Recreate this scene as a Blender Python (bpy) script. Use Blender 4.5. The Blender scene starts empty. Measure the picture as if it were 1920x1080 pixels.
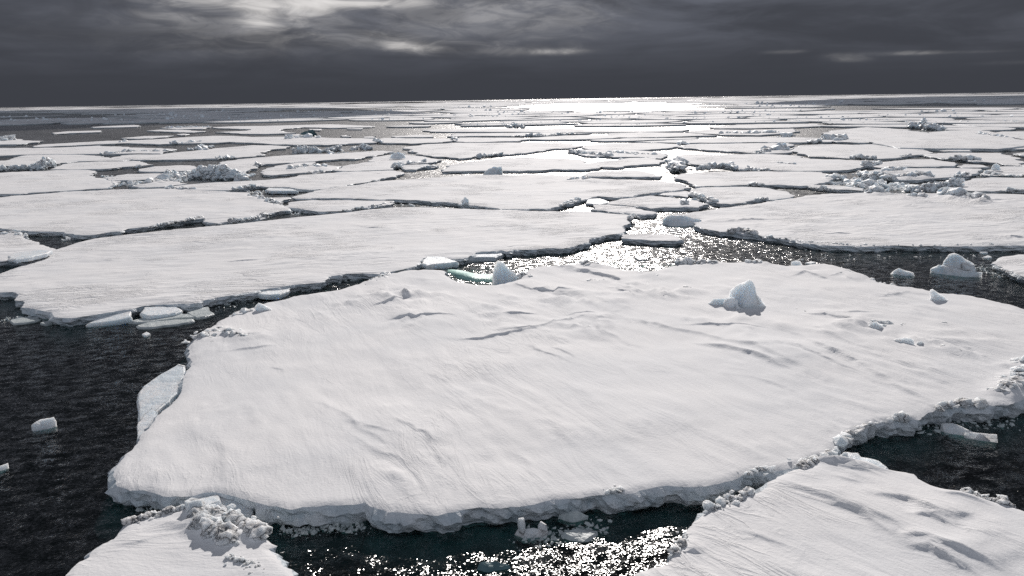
import bpy, bmesh, math, random
import numpy as np
from mathutils import Vector, Matrix, noise as mnoise
from mathutils.geometry import delaunay_2d_cdt

R = math.radians
sc = bpy.context.scene
COL = sc.collection

# ------------------------------------------------------------------ camera
CAM_H = 12.0            # eye height above the water, metres
FPX = 1493.0            # focal length in pixels of a 1920 px wide frame (28 mm lens)
HOR0, HOR1 = 201.0, 172.5          # image height of the horizon at the two sides
ROLL = math.atan((HOR0 - HOR1) / 1920.0)
PITCH = math.atan((540 - 0.5 * (HOR0 + HOR1)) * math.cos(ROLL) / FPX)

cam_d = bpy.data.cameras.new('camera')
cam_d.sensor_width = 36.0
cam_d.lens = FPX / 1920.0 * 36.0
cam_d.clip_start = 0.1
cam_d.clip_end = 120000
cam = bpy.data.objects.new('camera', cam_d)
COL.objects.link(cam)
RM = Matrix.Rotation(R(90) - PITCH, 3, 'X') @ Matrix.Rotation(-ROLL, 3, 'Z')
cam.matrix_world = Matrix.Translation((0, 0, CAM_H)) @ RM.to_4x4()
sc.camera = cam

# ------------------------------------------------------------------ sun, sky, exposure
SUN_EL, SUN_AZ = R(29.0), R(6.0)      # azimuth counted from +Y towards +X
sun_d = bpy.data.lights.new('sun', 'SUN')
sun_d.energy = 3.85
sun_d.angle = R(0.5)
sun_d.color = (1.0, 0.945, 0.90)
sun = bpy.data.objects.new('sun', sun_d)
COL.objects.link(sun)
to_sun = Vector((math.sin(SUN_AZ) * math.cos(SUN_EL), math.cos(SUN_AZ) * math.cos(SUN_EL), math.sin(SUN_EL)))
sun.rotation_euler = to_sun.to_track_quat('Z', 'Y').to_euler()
sun.location = (0, 0, 60)

sc.view_settings.view_transform = 'Standard'
sc.view_settings.look = 'None'
sc.view_settings.exposure = 0.0
sc.view_settings.gamma = 1.0
sc.cycles.use_denoising = False
sc.cycles.caustics_reflective = False
sc.cycles.max_bounces = 6
sc.cycles.transparent_max_bounces = 8
sc.cycles.sample_clamp_indirect = 2.0


class NT:
    """small helper to write node trees as expressions"""
    def __init__(self, tree):
        self.t = tree
        self.n = tree.nodes
        self.n.clear()

    def new(self, kind, **kw):
        nd = self.n.new(kind)
        for k, v in kw.items():
            setattr(nd, k, v)
        return nd

    def put(self, sock, v):
        if isinstance(v, bpy.types.NodeSocket):
            self.t.links.new(v, sock)
        else:
            if isinstance(v, (tuple, list)) and sock.type == 'RGBA' and len(v) == 3:
                v = (*v, 1.0)
            sock.default_value = v

    def m(self, op, a, b=None, c=None, clamp=False):
        nd = self.new('ShaderNodeMath', operation=op, use_clamp=clamp)
        self.put(nd.inputs[0], a)
        if b is not None:
            self.put(nd.inputs[1], b)
        if c is not None:
            self.put(nd.inputs[2], c)
        return nd.outputs[0]

    def vm(self, op, a, b=None, scale=None):
        nd = self.new('ShaderNodeVectorMath', operation=op)
        self.put(nd.inputs[0], a)
        if b is not None:
            self.put(nd.inputs[1], b)
        if scale is not None:
            self.put(nd.inputs['Scale'], scale)
        return nd.outputs[0]

    def xyz(self, x, y, z):
        nd = self.new('ShaderNodeCombineXYZ')
        for s, v in zip(nd.inputs, (x, y, z)):
            self.put(s, v)
        return nd.outputs[0]

    def sep(self, v):
        nd = self.new('ShaderNodeSeparateXYZ')
        self.put(nd.inputs[0], v)
        return nd.outputs

    def noise(self, vec, scale, detail=3.0, rough=0.5, dist=0.0, out='Fac'):
        nd = self.new('ShaderNodeTexNoise')
        self.put(nd.inputs['Vector'], vec)
        self.put(nd.inputs['Scale'], scale)
        self.put(nd.inputs['Detail'], detail)
        self.put(nd.inputs['Roughness'], rough)
        self.put(nd.inputs['Distortion'], dist)
        return nd.outputs[out]

    def mix(self, f, a, b):
        nd = self.new('ShaderNodeMix', data_type='RGBA')
        self.put(nd.inputs[0], f)
        self.put(nd.inputs[6], a)
        self.put(nd.inputs[7], b)
        return nd.outputs[2]

    def ramp(self, v, lo, hi, a=0.0, b=1.0):
        nd = self.new('ShaderNodeMapRange', interpolation_type='SMOOTHSTEP')
        for i, q in enumerate((v, lo, hi, a, b)):
            self.put(nd.inputs[i], q)
        return nd.outputs[0]


def pix_dir(u, v):
    return (RM @ Vector((u - 960.0, 540.0 - v, -FPX))).normalized()


def pix_azel(u, v):
    d = pix_dir(u, v)
    return math.atan2(d.x, d.y), math.asin(d.z)


world = bpy.data.worlds.new('World')
sc.world = world
world.use_nodes = True
g = NT(world.node_tree)
d = g.new('ShaderNodeTexCoord').outputs['Generated']
dx, dy, dz = g.sep(d)
el = g.m('ARCSINE', dz)
az = g.m('ARCTAN2', dx, dy)
sky = g.new('ShaderNodeTexSky', sky_type='NISHITA', sun_disc=False, sun_elevation=SUN_EL, sun_rotation=SUN_AZ,
            air_density=1.0, dust_density=1.5, ozone_density=1.0)
# cloud deck: noise on a flat layer seen in perspective, so it closes up into streaks at the horizon
h_ = g.m('ADD', g.m('MAXIMUM', dz, 0.0), 0.055)
px_ = g.m('DIVIDE', dx, h_)
py_ = g.m('DIVIDE', dy, h_)
cl = g.xyz(g.m('MULTIPLY', px_, 0.75), py_, 3.7)
n1 = g.noise(cl, 0.42, 6.0, 0.56, 0.5)
n2 = g.noise(g.xyz(g.m('MULTIPLY', az, 3.4), g.m('MULTIPLY', el, 15.0), 1.3), 1.5, 6.0, 0.55, 0.9)
n3 = g.noise(g.xyz(g.m('MULTIPLY', az, 11.0), g.m('MULTIPLY', el, 42.0), 5.1), 1.5, 7.0, 0.62, 1.0)
shape = g.m('ADD', g.m('MULTIPLY', n1, 0.4), g.m('MULTIPLY', n2, 0.6))
var = g.ramp(shape, 0.36, 0.66)
up = g.ramp(el, R(0.3), R(7.0))
bright = g.m('ADD', 0.86, g.m('MULTIPLY', g.m('ADD', 0.20, g.m('MULTIPLY', var, 1.35)), up))


def blob(u, v, wu, wv, amp, fray=1.0):
    a0, e0 = pix_azel(u, v)
    da = g.m('DIVIDE', g.m('SUBTRACT', az, a0), wu / FPX)
    de = g.m('DIVIDE', g.m('SUBTRACT', el, e0), wv / FPX)
    r2 = g.m('ADD', g.m('MULTIPLY', da, da), g.m('MULTIPLY', de, de))
    r2 = g.m('ADD', r2, g.m('MULTIPLY', g.m('SUBTRACT', n3, 0.5), 2.8 * fray))
    return g.m('MULTIPLY', g.m('EXPONENT', g.m('MULTIPLY', g.m('MAXIMUM', r2, 0.0), -1.0)), amp)


BLOBS = [(485, 30, 30, 20, 1.0), (500, 8, 60, 14, 0.6), (425, 45, 120, 40, 0.28), (380, 2, 90, 8, 0.9), (560, 4, 70, 10, 1.2), (690, 3, 100, 9, 1.3), (560, 24, 60, 16, 0.45),
         (745, 84, 30, 9, 1.0), (795, 92, 36, 8, 0.95), (700, 74, 90, 14, 0.4), (1050, 97, 46, 5, 1.0), (960, 96, 110, 8, 0.4),
         (1475, 97, 40, 4, 0.55), (1585, 104, 40, 7, 0.55), (1600, 113, 34, 4, 0.4), (1705, 99, 46, 4, 0.75), (1830, 97, 70, 3, 0.4), (1890, 117, 50, 4, 0.35),
         (820, 20, 300, 55, 0.48), (330, 60, 330, 45, 0.30), (1000, 30, 190, 60, 0.34), (520, 95, 160, 30, 0.14), (300, 28, 60, 14, 0.25)]
tot = None
for b in BLOBS:
    q = blob(*b)
    tot = q if tot is None else g.m('ADD', tot, q)
tint = g.mix(g.ramp(tot, 0.05, 2.1), (0.056, 0.060, 0.073), (0.28, 0.272, 0.268))
lum = g.m('ADD', bright, g.m('MULTIPLY', tot, 0.25))
cloud = g.vm('SCALE', tint, scale=lum)
# the deck thins overhead and behind the ship
behind = g.ramp(dy, 0.05, -0.65)
over = g.ramp(el, R(12), R(40))
thin = g.m('MAXIMUM', behind, g.m('MULTIPLY', over, 0.06))
pale = g.vm('SCALE', (0.43, 0.45, 0.50), scale=g.m('ADD', 0.65, g.m('MULTIPLY', n1, 0.7)))
cloud = g.mix(thin, cloud, pale)
clear = g.vm('SCALE', sky.outputs[0], scale=0.10)
allsky = g.mix(g.m('SUBTRACT', 1.0, g.m('MULTIPLY', behind, 0.2)), clear, cloud)
allsky = g.mix(g.ramp(dz, 0.0, -0.02), allsky, (0.0015, 0.0022, 0.0028))
bg = g.new('ShaderNodeBackground')
g.put(bg.inputs['Color'], allsky)
bg.inputs['Strength'].default_value = 1.0
wo = g.new('ShaderNodeOutputWorld')
g.t.links.new(bg.outputs[0], wo.inputs[0])

# ------------------------------------------------------------------ numbers and noise
rng = np.random.default_rng(11)
_perm = np.random.default_rng(5).permutation(512)
_perm = np.concatenate([_perm, _perm])
_ga = np.random.default_rng(6).uniform(0, 2 * np.pi, 512)


def perlin(x, y, seed=0):
    x = np.asarray(x, float) + seed * 17.31
    y = np.asarray(y, float) + seed * 9.77
    xi = np.floor(x).astype(int)
    yi = np.floor(y).astype(int)
    xf, yf = x - xi, y - yi
    u = xf * xf * xf * (xf * (xf * 6 - 15) + 10)
    w = yf * yf * yf * (yf * (yf * 6 - 15) + 10)

    def gr(ix, iy, fx, fy):
        a = _ga[_perm[(_perm[ix & 511] + iy) & 511]]
        return np.cos(a) * fx + np.sin(a) * fy
    a = gr(xi, yi, xf, yf)
    b = gr(xi + 1, yi, xf - 1, yf)
    c = gr(xi, yi + 1, xf, yf - 1)
    e = gr(xi + 1, yi + 1, xf - 1, yf - 1)
    return 1.5 * ((a * (1 - u) + b * u) * (1 - w) + (c * (1 - u) + e * u) * w)


def fbm(x, y, oct=4, seed=0, gain=0.5):
    s, a = 0.0, 1.0
    for i in range(oct):
        s = s + a * perlin(x * 2 ** i, y * 2 ** i, seed + i * 3)
        a *= gain
    return s


HX = [-200, 0, 240, 480, 720, 960, 1200, 1440, 1680, 1920, 2120]
HY = [208.5, 204.5, 199.5, 194.5, 188.5, 183.7, 180.2, 177.8, 176.8, 176.3, 176.0]


def unfix(u, v):
    """the photograph's lens bows the horizon by a few pixels; undo it for far points"""
    hl = HOR0 + (HOR1 - HOR0) * u / 1920.0
    ha = float(np.interp(u, HX, HY))
    k = min(1.0, max(0.0, 1.0 - (v - ha) / 160.0))
    return v - (ha - hl) * k


def P(u, v, z=0.7):
    """ground point at height z seen at photo position (u, v)"""
    dd = RM @ Vector((u - 960.0, 540.0 - unfix(u, v), -FPX))
    t = (z - CAM_H) / min(dd.z, -1.5)
    return np.array((dd.x * t, dd.y * t))


# ------------------------------------------------------------------ materials
def material(name):
    m = bpy.data.materials.new(name)
    m.use_nodes = True
    return m, NT(m.node_tree)


def finish(g, shader):
    o = g.new('ShaderNodeOutputMaterial')
    g.t.links.new(shader, o.inputs[0])


def snow_material(name, base, blue, ang, ripple=1.0, streak=0.2, crisp=0.7, rough=0.75, spec=0.12):
    m, g = material(name)
    tc = g.new('ShaderNodeTexCoord')
    co = tc.outputs['Object']
    rot = g.new('ShaderNodeVectorRotate', rotation_type='Z_AXIS')
    g.put(rot.inputs['Vector'], co)
    rot.inputs['Angle'].default_value = -ang
    st = g.new('ShaderNodeMapping')
    g.put(st.inputs['Vector'], rot.outputs[0])
    st.inputs['Scale'].default_value = (0.28, 1.0, 1.0)
    sv = st.outputs[0]
    rip = g.noise(sv, 2.6, 5.0, 0.6, 0.7)
    mask = g.ramp(g.noise(sv, 0.35, 3.0, 0.5, 0.5), 0.42, 0.66, 0.25, 1.0)
    grain = g.noise(co, 11.0, 4.0, 0.65)
    st2 = g.new('ShaderNodeMapping')
    g.put(st2.inputs['Vector'], rot.outputs[0])
    st2.inputs['Scale'].default_value = (0.30, 1.0, 1.0)
    rn = g.noise(st2.outputs[0], 0.8, 6.0, 0.6, 1.7)
    crest = g.m('POWER', g.m('SUBTRACT', 1.0, g.m('MULTIPLY', g.m('ABSOLUTE', g.m('SUBTRACT', rn, 0.5)), 5.0), clamp=True), 3.0)
    pat = g.ramp(g.noise(g.vm('ADD', co, (31.0, 17.0, 5.0)), 0.13, 4.0, 0.6), 0.47, 0.62, 0.02, 1.0)
    crest = g.m('MULTIPLY', g.m('MULTIPLY', crest, pat), crisp)
    hgt = g.m('ADD', g.m('MULTIPLY', g.m('MULTIPLY', rip, mask), 1.0 * ripple), g.m('MULTIPLY', grain, 0.30))
    lng = g.noise(sv, 0.62, 4.0, 0.6, 0.9)
    msk2 = g.ramp(g.noise(co, 0.07, 3.0, 0.55), 0.40, 0.62, 0.3, 1.0)
    b0 = g.new('ShaderNodeBump')
    b0.inputs['Strength'].default_value = 0.8
    b0.inputs['Distance'].default_value = streak
    g.put(b0.inputs['Height'], g.m('ADD', g.m('MULTIPLY', lng, msk2), crest))
    bp = g.new('ShaderNodeBump')
    bp.inputs['Strength'].default_value = 0.55
    bp.inputs['Distance'].default_value = 0.09
    g.put(bp.inputs['Height'], hgt)
    g.put(bp.inputs['Normal'], b0.outputs[0])
    col = g.mix(g.ramp(g.noise(co, 0.16, 5.0, 0.6), 0.38, 0.68), base, blue)
    pb = g.new('ShaderNodeBsdfPrincipled')
    g.put(pb.inputs['Base Color'], col)
    pb.inputs['Roughness'].default_value = rough
    pb.inputs['Specular IOR Level'].default_value = spec
    g.put(pb.inputs['Normal'], bp.outputs[0])
    finish(g, pb.outputs[0])
    return m


def ice_material(name, base, blue, scale=1.6, rough=0.5, spec=0.3, bump=0.12, sss=0.0):
    m, g = material(name)
    co = g.new('ShaderNodeTexCoord').outputs['Object']
    n = g.noise(co, scale, 5.0, 0.6, 0.4)
    col = g.mix(g.ramp(n, 0.36, 0.64), base, blue)
    hgt = g.m('ADD', g.noise(co, 3.0, 5.0, 0.62), g.m('MULTIPLY', g.noise(co, 14.0, 4.0, 0.6), 0.3))
    bp = g.new('ShaderNodeBump')
    bp.inputs['Strength'].default_value = 0.7
    bp.inputs['Distance'].default_value = bump
    g.put(bp.inputs['Height'], hgt)
    pb = g.new('ShaderNodeBsdfPrincipled')
    g.put(pb.inputs['Base Color'], col)
    pb.inputs['Roughness'].default_value = rough
    pb.inputs['Specular IOR Level'].default_value = spec
    g.put(pb.inputs['Normal'], bp.outputs[0])
    if sss:
        pb.inputs['Subsurface Weight'].default_value = sss
        pb.inputs['Subsurface Radius'].default_value = (0.9, 0.96, 1.0)
        pb.inputs['Subsurface Scale'].default_value = 0.32
    finish(g, pb.outputs[0])
    return m


WHITE, WSH = (0.83, 0.825, 0.83), (0.78, 0.785, 0.80)
ANG_A = math.atan2(*(P(1760, 765) - P(1470, 620))[::-1])
ANG_L = math.atan2(*(P(850, 960) - P(610, 770))[::-1])
ANG_R = math.atan2(*(P(1850, 1075) - P(1440, 905))[::-1])
ANG_B = math.atan2(*(P(700, 452) - P(200, 478))[::-1])
M_SNOW_A = snow_material('snow_wind_packed', WHITE, WSH, 0.5 * (ANG_A + ANG_L), 0.6, 0.12, 0.15)
M_SNOW_R = snow_material('snow_drift_streaked', WHITE, WSH, ANG_R, 0.6, 0.14, 0.26)
M_SNOW_C = snow_material('snow_powdery', WHITE, WSH, ANG_R + 0.9, 0.8, 0.12, 0.15)
M_SNOW_B = snow_material('snow_smooth', WHITE, WSH, ANG_B, 0.6, 0.40, 0.25)
M_EDGE = ice_material('ice_edge', (0.74, 0.77, 0.80), (0.58, 0.65, 0.70), 1.2, bump=0.2)
M_RUBBLE = ice_material('snowy_ice_rubble', (0.82, 0.84, 0.86), (0.70, 0.77, 0.82), 0.9, sss=0.85)
M_BLUE = ice_material('blue_ice', (0.84, 0.87, 0.90), (0.74, 0.81, 0.86), 0.7, 0.4, sss=0.9)
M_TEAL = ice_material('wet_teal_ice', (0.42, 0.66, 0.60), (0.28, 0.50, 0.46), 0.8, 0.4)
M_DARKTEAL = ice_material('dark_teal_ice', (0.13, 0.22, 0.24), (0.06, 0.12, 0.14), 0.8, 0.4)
M_SLUSH = ice_material('wet_grey_ice', (0.58, 0.62, 0.62), (0.44, 0.49, 0.50), 2.5, 0.4)

# ------------------------------------------------------------------ sea
def water_material():
    m, g = material('sea_water')
    co = g.new('ShaderNodeTexCoord').outputs['Object']
    x, y, z = g.sep(co)
    ca, sa = math.cos(0.22), math.sin(0.22)
    xr = g.m('ADD', g.m('MULTIPLY', x, ca), g.m('MULTIPLY', y, sa))
    yr = g.m('SUBTRACT', g.m('MULTIPLY', y, ca), g.m('MULTIPLY', x, sa))
    v1 = g.xyz(g.m('MULTIPLY', xr, 0.55), yr, 0.0)
    v2 = g.xyz(xr, g.m('MULTIPLY', yr, 0.8), 4.0)
    a1 = g.noise(v1, 2.5, 2.0, 0.5, 0.5)
    a2 = g.noise(v2, 2.2, 2.0, 0.5, 0.4)
    f1 = g.noise(v1, 15.0, 2.0, 0.5, 0.3)
    f2 = g.noise(g.vm('ADD', v2, (7.0, 3.0, 2.0)), 13.0, 2.0, 0.5, 0.3)
    gust = g.ramp(g.noise(v2, 0.11, 3.0, 0.5), 0.35, 0.65, 0.75, 1.25)
    sy = g.m('MULTIPLY', gust, g.m('ADD', g.m('MULTIPLY', g.m('SUBTRACT', a1, 0.5), WAVE_Y), g.m('MULTIPLY', g.m('SUBTRACT', f1, 0.5), WAVE_F)))
    sx = g.m('MULTIPLY', gust, g.m('ADD', g.m('MULTIPLY', g.m('SUBTRACT', a2, 0.5), WAVE_X), g.m('MULTIPLY', g.m('SUBTRACT', f2, 0.5), WAVE_F)))
    nrm = g.vm('NORMALIZE', g.xyz(sx, sy, 1.0))
    gl = g.new('ShaderNodeBsdfGlossy', distribution='BECKMANN')
    # roughness raised with distance, added to spread the sun glitter further out
    far = g.new('ShaderNodeVectorMath', operation='LENGTH')
    g.put(far.inputs[0], co)
    g.put(gl.inputs['Roughness'], g.ramp(far.outputs['Value'], 40.0, 170.0, WATER_ROUGH, 0.27))
    gl.inputs['Color'].default_value = (1, 1, 1, 1)
    g.put(gl.inputs['Normal'], nrm)
    g2 = g.new('ShaderNodeBsdfGlossy', distribution='GGX')      # the finest ripples scatter the sun wider
    g.put(g2.inputs['Roughness'], g.ramp(far.outputs['Value'], 35.0, 150.0, 0.15, 0.30))
    g2.inputs['Color'].default_value = (1, 1, 1, 1)
    g.put(g2.inputs['Normal'], nrm)
    gm = g.new('ShaderNodeMixShader')
    gm.inputs[0].default_value = 0.6
    g.t.links.new(gl.outputs[0], gm.inputs[1])
    g.t.links.new(g2.outputs[0], gm.inputs[2])
    tr = g.new('ShaderNodeBsdfTransparent')
    tr.inputs['Color'].default_value = (0.52, 0.76, 0.73, 1)
    fr = g.new('ShaderNodeFresnel')
    fr.inputs['IOR'].default_value = 1.333
    g.put(fr.inputs['Normal'], nrm)
    mx = g.new('ShaderNodeMixShader')
    g.put(mx.inputs[0], fr.outputs[0])
    g.t.links.new(tr.outputs[0], mx.inputs[1])
    g.t.links.new(gm.outputs[0], mx.inputs[2])
    finish(g, mx.outputs[0])
    return m


WAVE_Y, WAVE_X, WAVE_F, WATER_ROUGH = 1.05, 0.8, 1.05, 0.19
M_WATER = water_material()


def mesh_obj(name, v, f, mat, parent=None, loc=(0, 0, 0), smooth=True):
    me = bpy.data.meshes.new(name)
    me.from_pydata([tuple(map(float, p)) for p in v], [], [tuple(map(int, q)) for q in f])
    me.materials.append(mat)
    me.polygons.foreach_set('use_smooth', [smooth] * len(me.polygons))
    me.update()
    o = bpy.data.objects.new(name, me)
    o.location = loc
    COL.objects.link(o)
    if parent is not None:
        o.parent = parent
    return o


def tag(o, label=None, cat=None, group=None, kind=None):
    for k, val in (('label', label), ('category', cat), ('group', group), ('kind', kind)):
        if val:
            o[k] = val
    return o


def empty(name, loc):
    o = bpy.data.objects.new(name, None)
    o.location = loc
    o.empty_display_size = 0.5
    COL.objects.link(o)
    return o


ring = [(60000 * math.cos(a), 60000 * math.sin(a), 0) for a in np.linspace(0, 2 * math.pi, 96, endpoint=False)]
sea = mesh_obj('sea', [(0, 0, 0)] + ring, [(0, i + 1, (i + 1) % 96 + 1) for i in range(96)], M_WATER)
tag(sea, kind='structure', label='dark rippled sea water between the ice floes')

# ------------------------------------------------------------------ polygon tools
def area2(p):
    x, y = p[:, 0], p[:, 1]
    return float(np.sum(x * np.roll(y, -1) - np.roll(x, -1) * y))


def rough_outline(pts, s, jag, r):
    """subdivide an outline and break its edges up like cracked ice"""
    out = []
    n = len(pts)

    def rec(a, b):
        L = np.hypot(*(b - a))
        if L < s * 1.5:
            return [a]
        nn = np.array((a[1] - b[1], b[0] - a[0])) / L
        m = a + (b - a) * r.uniform(0.4, 0.6) + nn * np.clip(r.normal(0, jag), -2 * jag, 2 * jag) * min(L, 6 + 0.12 * L)
        return rec(a, m) + rec(m, b)
    for i in range(n):
        out += rec(pts[i], pts[(i + 1) % n])
    return np.array(out)


def inside_dist(q, poly):
    """inside flag and distance to the outline for points q"""
    a, b = poly, np.roll(poly, -1, 0)
    ins = np.zeros(len(q), bool)
    dist = np.full(len(q), 1e9)
    CH = max(1, int(4e6 // len(poly)))
    for k in range(0, len(q), CH):
        x, y = q[k:k + CH, 0][:, None], q[k:k + CH, 1][:, None]
        c = ((a[:, 1] > y) != (b[:, 1] > y)) & (x < (b[:, 0] - a[:, 0]) * (y - a[:, 1]) / (b[:, 1] - a[:, 1] + 1e-12) + a[:, 0])
        ins[k:k + CH] = c.sum(1) % 2 == 1
        e = b - a
        t = np.clip(((x - a[:, 0]) * e[:, 0] + (y - a[:, 1]) * e[:, 1]) / (np.sum(e * e, 1) + 1e-12), 0, 1)
        dd = (a[:, 0] + t * e[:, 0] - x) ** 2 + (a[:, 1] + t * e[:, 1] - y) ** 2
        dist[k:k + CH] = np.sqrt(dd.min(1))
    return ins, dist


def seg_dist(q, line):
    """signed distance, and place along (0..1), to a polyline"""
    best = np.full(len(q), 1e9)
    sgn = np.zeros(len(q))
    par = np.zeros(len(q))
    n = len(line) - 1
    for i in range(n):
        a, b = line[i], line[i + 1]
        e = b - a
        t = ((q - a) @ e) / (e @ e)
        tc = np.clip(t, 0, 1)
        v = q - (a + tc[:, None] * e)
        dd = np.hypot(v[:, 0], v[:, 1])
        k = dd < best
        best[k] = dd[k]
        sgn[k] = np.sign(e[0] * v[k, 1] - e[1] * v[k, 0])
        par[k] = (i + tc[k]) / n
    return best * sgn, par


# ------------------------------------------------------------------ ice blocks and lumps (plain arrays, reused inside one rubble mesh)
def hull_arrays(pts):
    bm = bmesh.new()
    for p in pts:
        bm.verts.new(p)
    r = bmesh.ops.convex_hull(bm, input=bm.verts)
    dead = [e for e in r['geom_interior'] if isinstance(e, bmesh.types.BMVert)]
    if dead:
        bmesh.ops.delete(bm, geom=dead, context='VERTS')
    bm.verts.index_update()
    v = np.array([q.co[:] for q in bm.verts])
    f = [[q.index for q in t.verts] for t in bm.faces]
    bm.free()
    return v, f


def lump_arrays(seed, sub=2, amp=0.35, freq=1.6):
    bm = bmesh.new()
    bmesh.ops.create_icosphere(bm, subdivisions=sub, radius=1.0)
    bm.verts.index_update()
    out = []
    off = Vector((seed * 7.1, seed * 3.3, seed * 1.7))
    for q in bm.verts:
        n = mnoise.noise(q.co * freq + off) + 0.5 * mnoise.noise(q.co * freq * 2.3 + off)
        out.append(q.co * (1 + amp * n * 1.4))
    v = np.array([q[:] for q in out])
    f = [[q.index for q in t.verts] for t in bm.faces]
    bm.free()
    return v, f


def rock(pts, seed, cuts=2, amp=0.1, freq=1.3, smooth_n=0):
    """an ice block from its corner points: hull, subdivided, softened and pitted"""
    bm = bmesh.new()
    for p in pts:
        bm.verts.new(p)
    r_ = bmesh.ops.convex_hull(bm, input=bm.verts)
    dead = [e_ for e_ in r_['geom_interior'] if isinstance(e_, bmesh.types.BMVert)]
    if dead:
        bmesh.ops.delete(bm, geom=dead, context='VERTS')
    for _ in range(cuts):
        bmesh.ops.subdivide_edges(bm, edges=bm.edges[:], cuts=1, use_grid_fill=True)
        bmesh.ops.triangulate(bm, faces=bm.faces[:])
    for _ in range(smooth_n):
        bmesh.ops.smooth_vert(bm, verts=bm.verts[:], factor=0.35, use_axis_x=True, use_axis_y=True, use_axis_z=True)
    bm.normal_update()
    off = Vector((seed * 3.7, seed * 1.9, seed * 5.3))
    for q in bm.verts:
        nz = mnoise.noise(q.co * freq + off) + 0.5 * mnoise.noise(q.co * freq * 2.1 + off) + 0.25 * mnoise.noise(q.co * freq * 4.5 + off)
        vd = mnoise.voronoi(q.co * freq * 1.1 + off)[0]
        q.co += q.normal * amp * (nz + 0.9 * (min(0.5, vd[1] - vd[0]) - 0.2))
    bm.verts.index_update()
    v = np.array([q.co[:] for q in bm.verts])
    f = [[q.index for q in t.verts] for t in bm.faces]
    bm.free()
    return v, f


_r = np.random.default_rng(3)
BLOCKS, BLOCKS_LO = [], []
for i in range(12):
    p = _r.uniform(-1, 1, (11, 3))
    p = p / np.maximum(np.abs(p).max(1), 0.6)[:, None] * _r.uniform(0.75, 1.0, (11, 1))
    BLOCKS_LO.append(hull_arrays(p * np.array((1, _r.uniform(0.6, 0.95), _r.uniform(0.4, 0.85)))))
    BLOCKS.append(rock([tuple(t) for t in BLOCKS_LO[-1][0]], i, 2, 0.22, 1.5, 0))
LUMPS = [lump_arrays(i + 1) for i in range(6)]
LUMPS_LO = [lump_arrays(i + 1, 1) for i in range(6)]


def rot3(r, tilt=0.6):
    return np.array((Matrix.Rotation(r.uniform(0, 6.28), 3, 'Z') @ Matrix.Rotation(r.normal(0, tilt), 3, 'X') @ Matrix.Rotation(r.normal(0, tilt), 3, 'Y')))


def pile(spots, r, blocky=0.6, lo=False):
    """spots: (x, y, z, size); returns one mesh of jumbled blocks and snow lumps"""
    V, F, n = [], [], 0
    for (x, y, z, s) in spots:
        if r.random() < blocky:
            src = BLOCKS_LO if lo else BLOCKS
            v, f = src[r.integers(len(src))]
        else:
            src = LUMPS_LO if lo else LUMPS
            v, f = src[r.integers(len(src))]
        w = (v * np.array((1, r.uniform(0.7, 1), r.uniform(0.55, 0.9)))) @ rot3(r, 0.45).T * s + np.array((x, y, z))
        V.append(w)
        F += [[k + n for k in t] for t in f]
        n += len(v)
    return np.concatenate(V), F


# ------------------------------------------------------------------ floes
def crest(line):
    ln = np.array([P(*t) for t in line])
    r = np.random.default_rng(abs(int(ln[0][0] * 97 + ln[0][1] * 31)) % 9973)

    def rec(a, b, k):
        L = np.hypot(*(b - a))
        if L < 0.35 or k > 5:
            return [a]
        nn = np.array((a[1] - b[1], b[0] - a[0])) / L
        m = a + (b - a) * 0.5 + nn * r.normal(0, 0.07) * min(L, 3.0)
        return rec(a, m, k + 1) + rec(m, b, k + 1)
    out = []
    for a, b in zip(ln[:-1], ln[1:]):
        out += rec(a, b, 0)
    return np.array(out + [ln[-1]])


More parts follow.
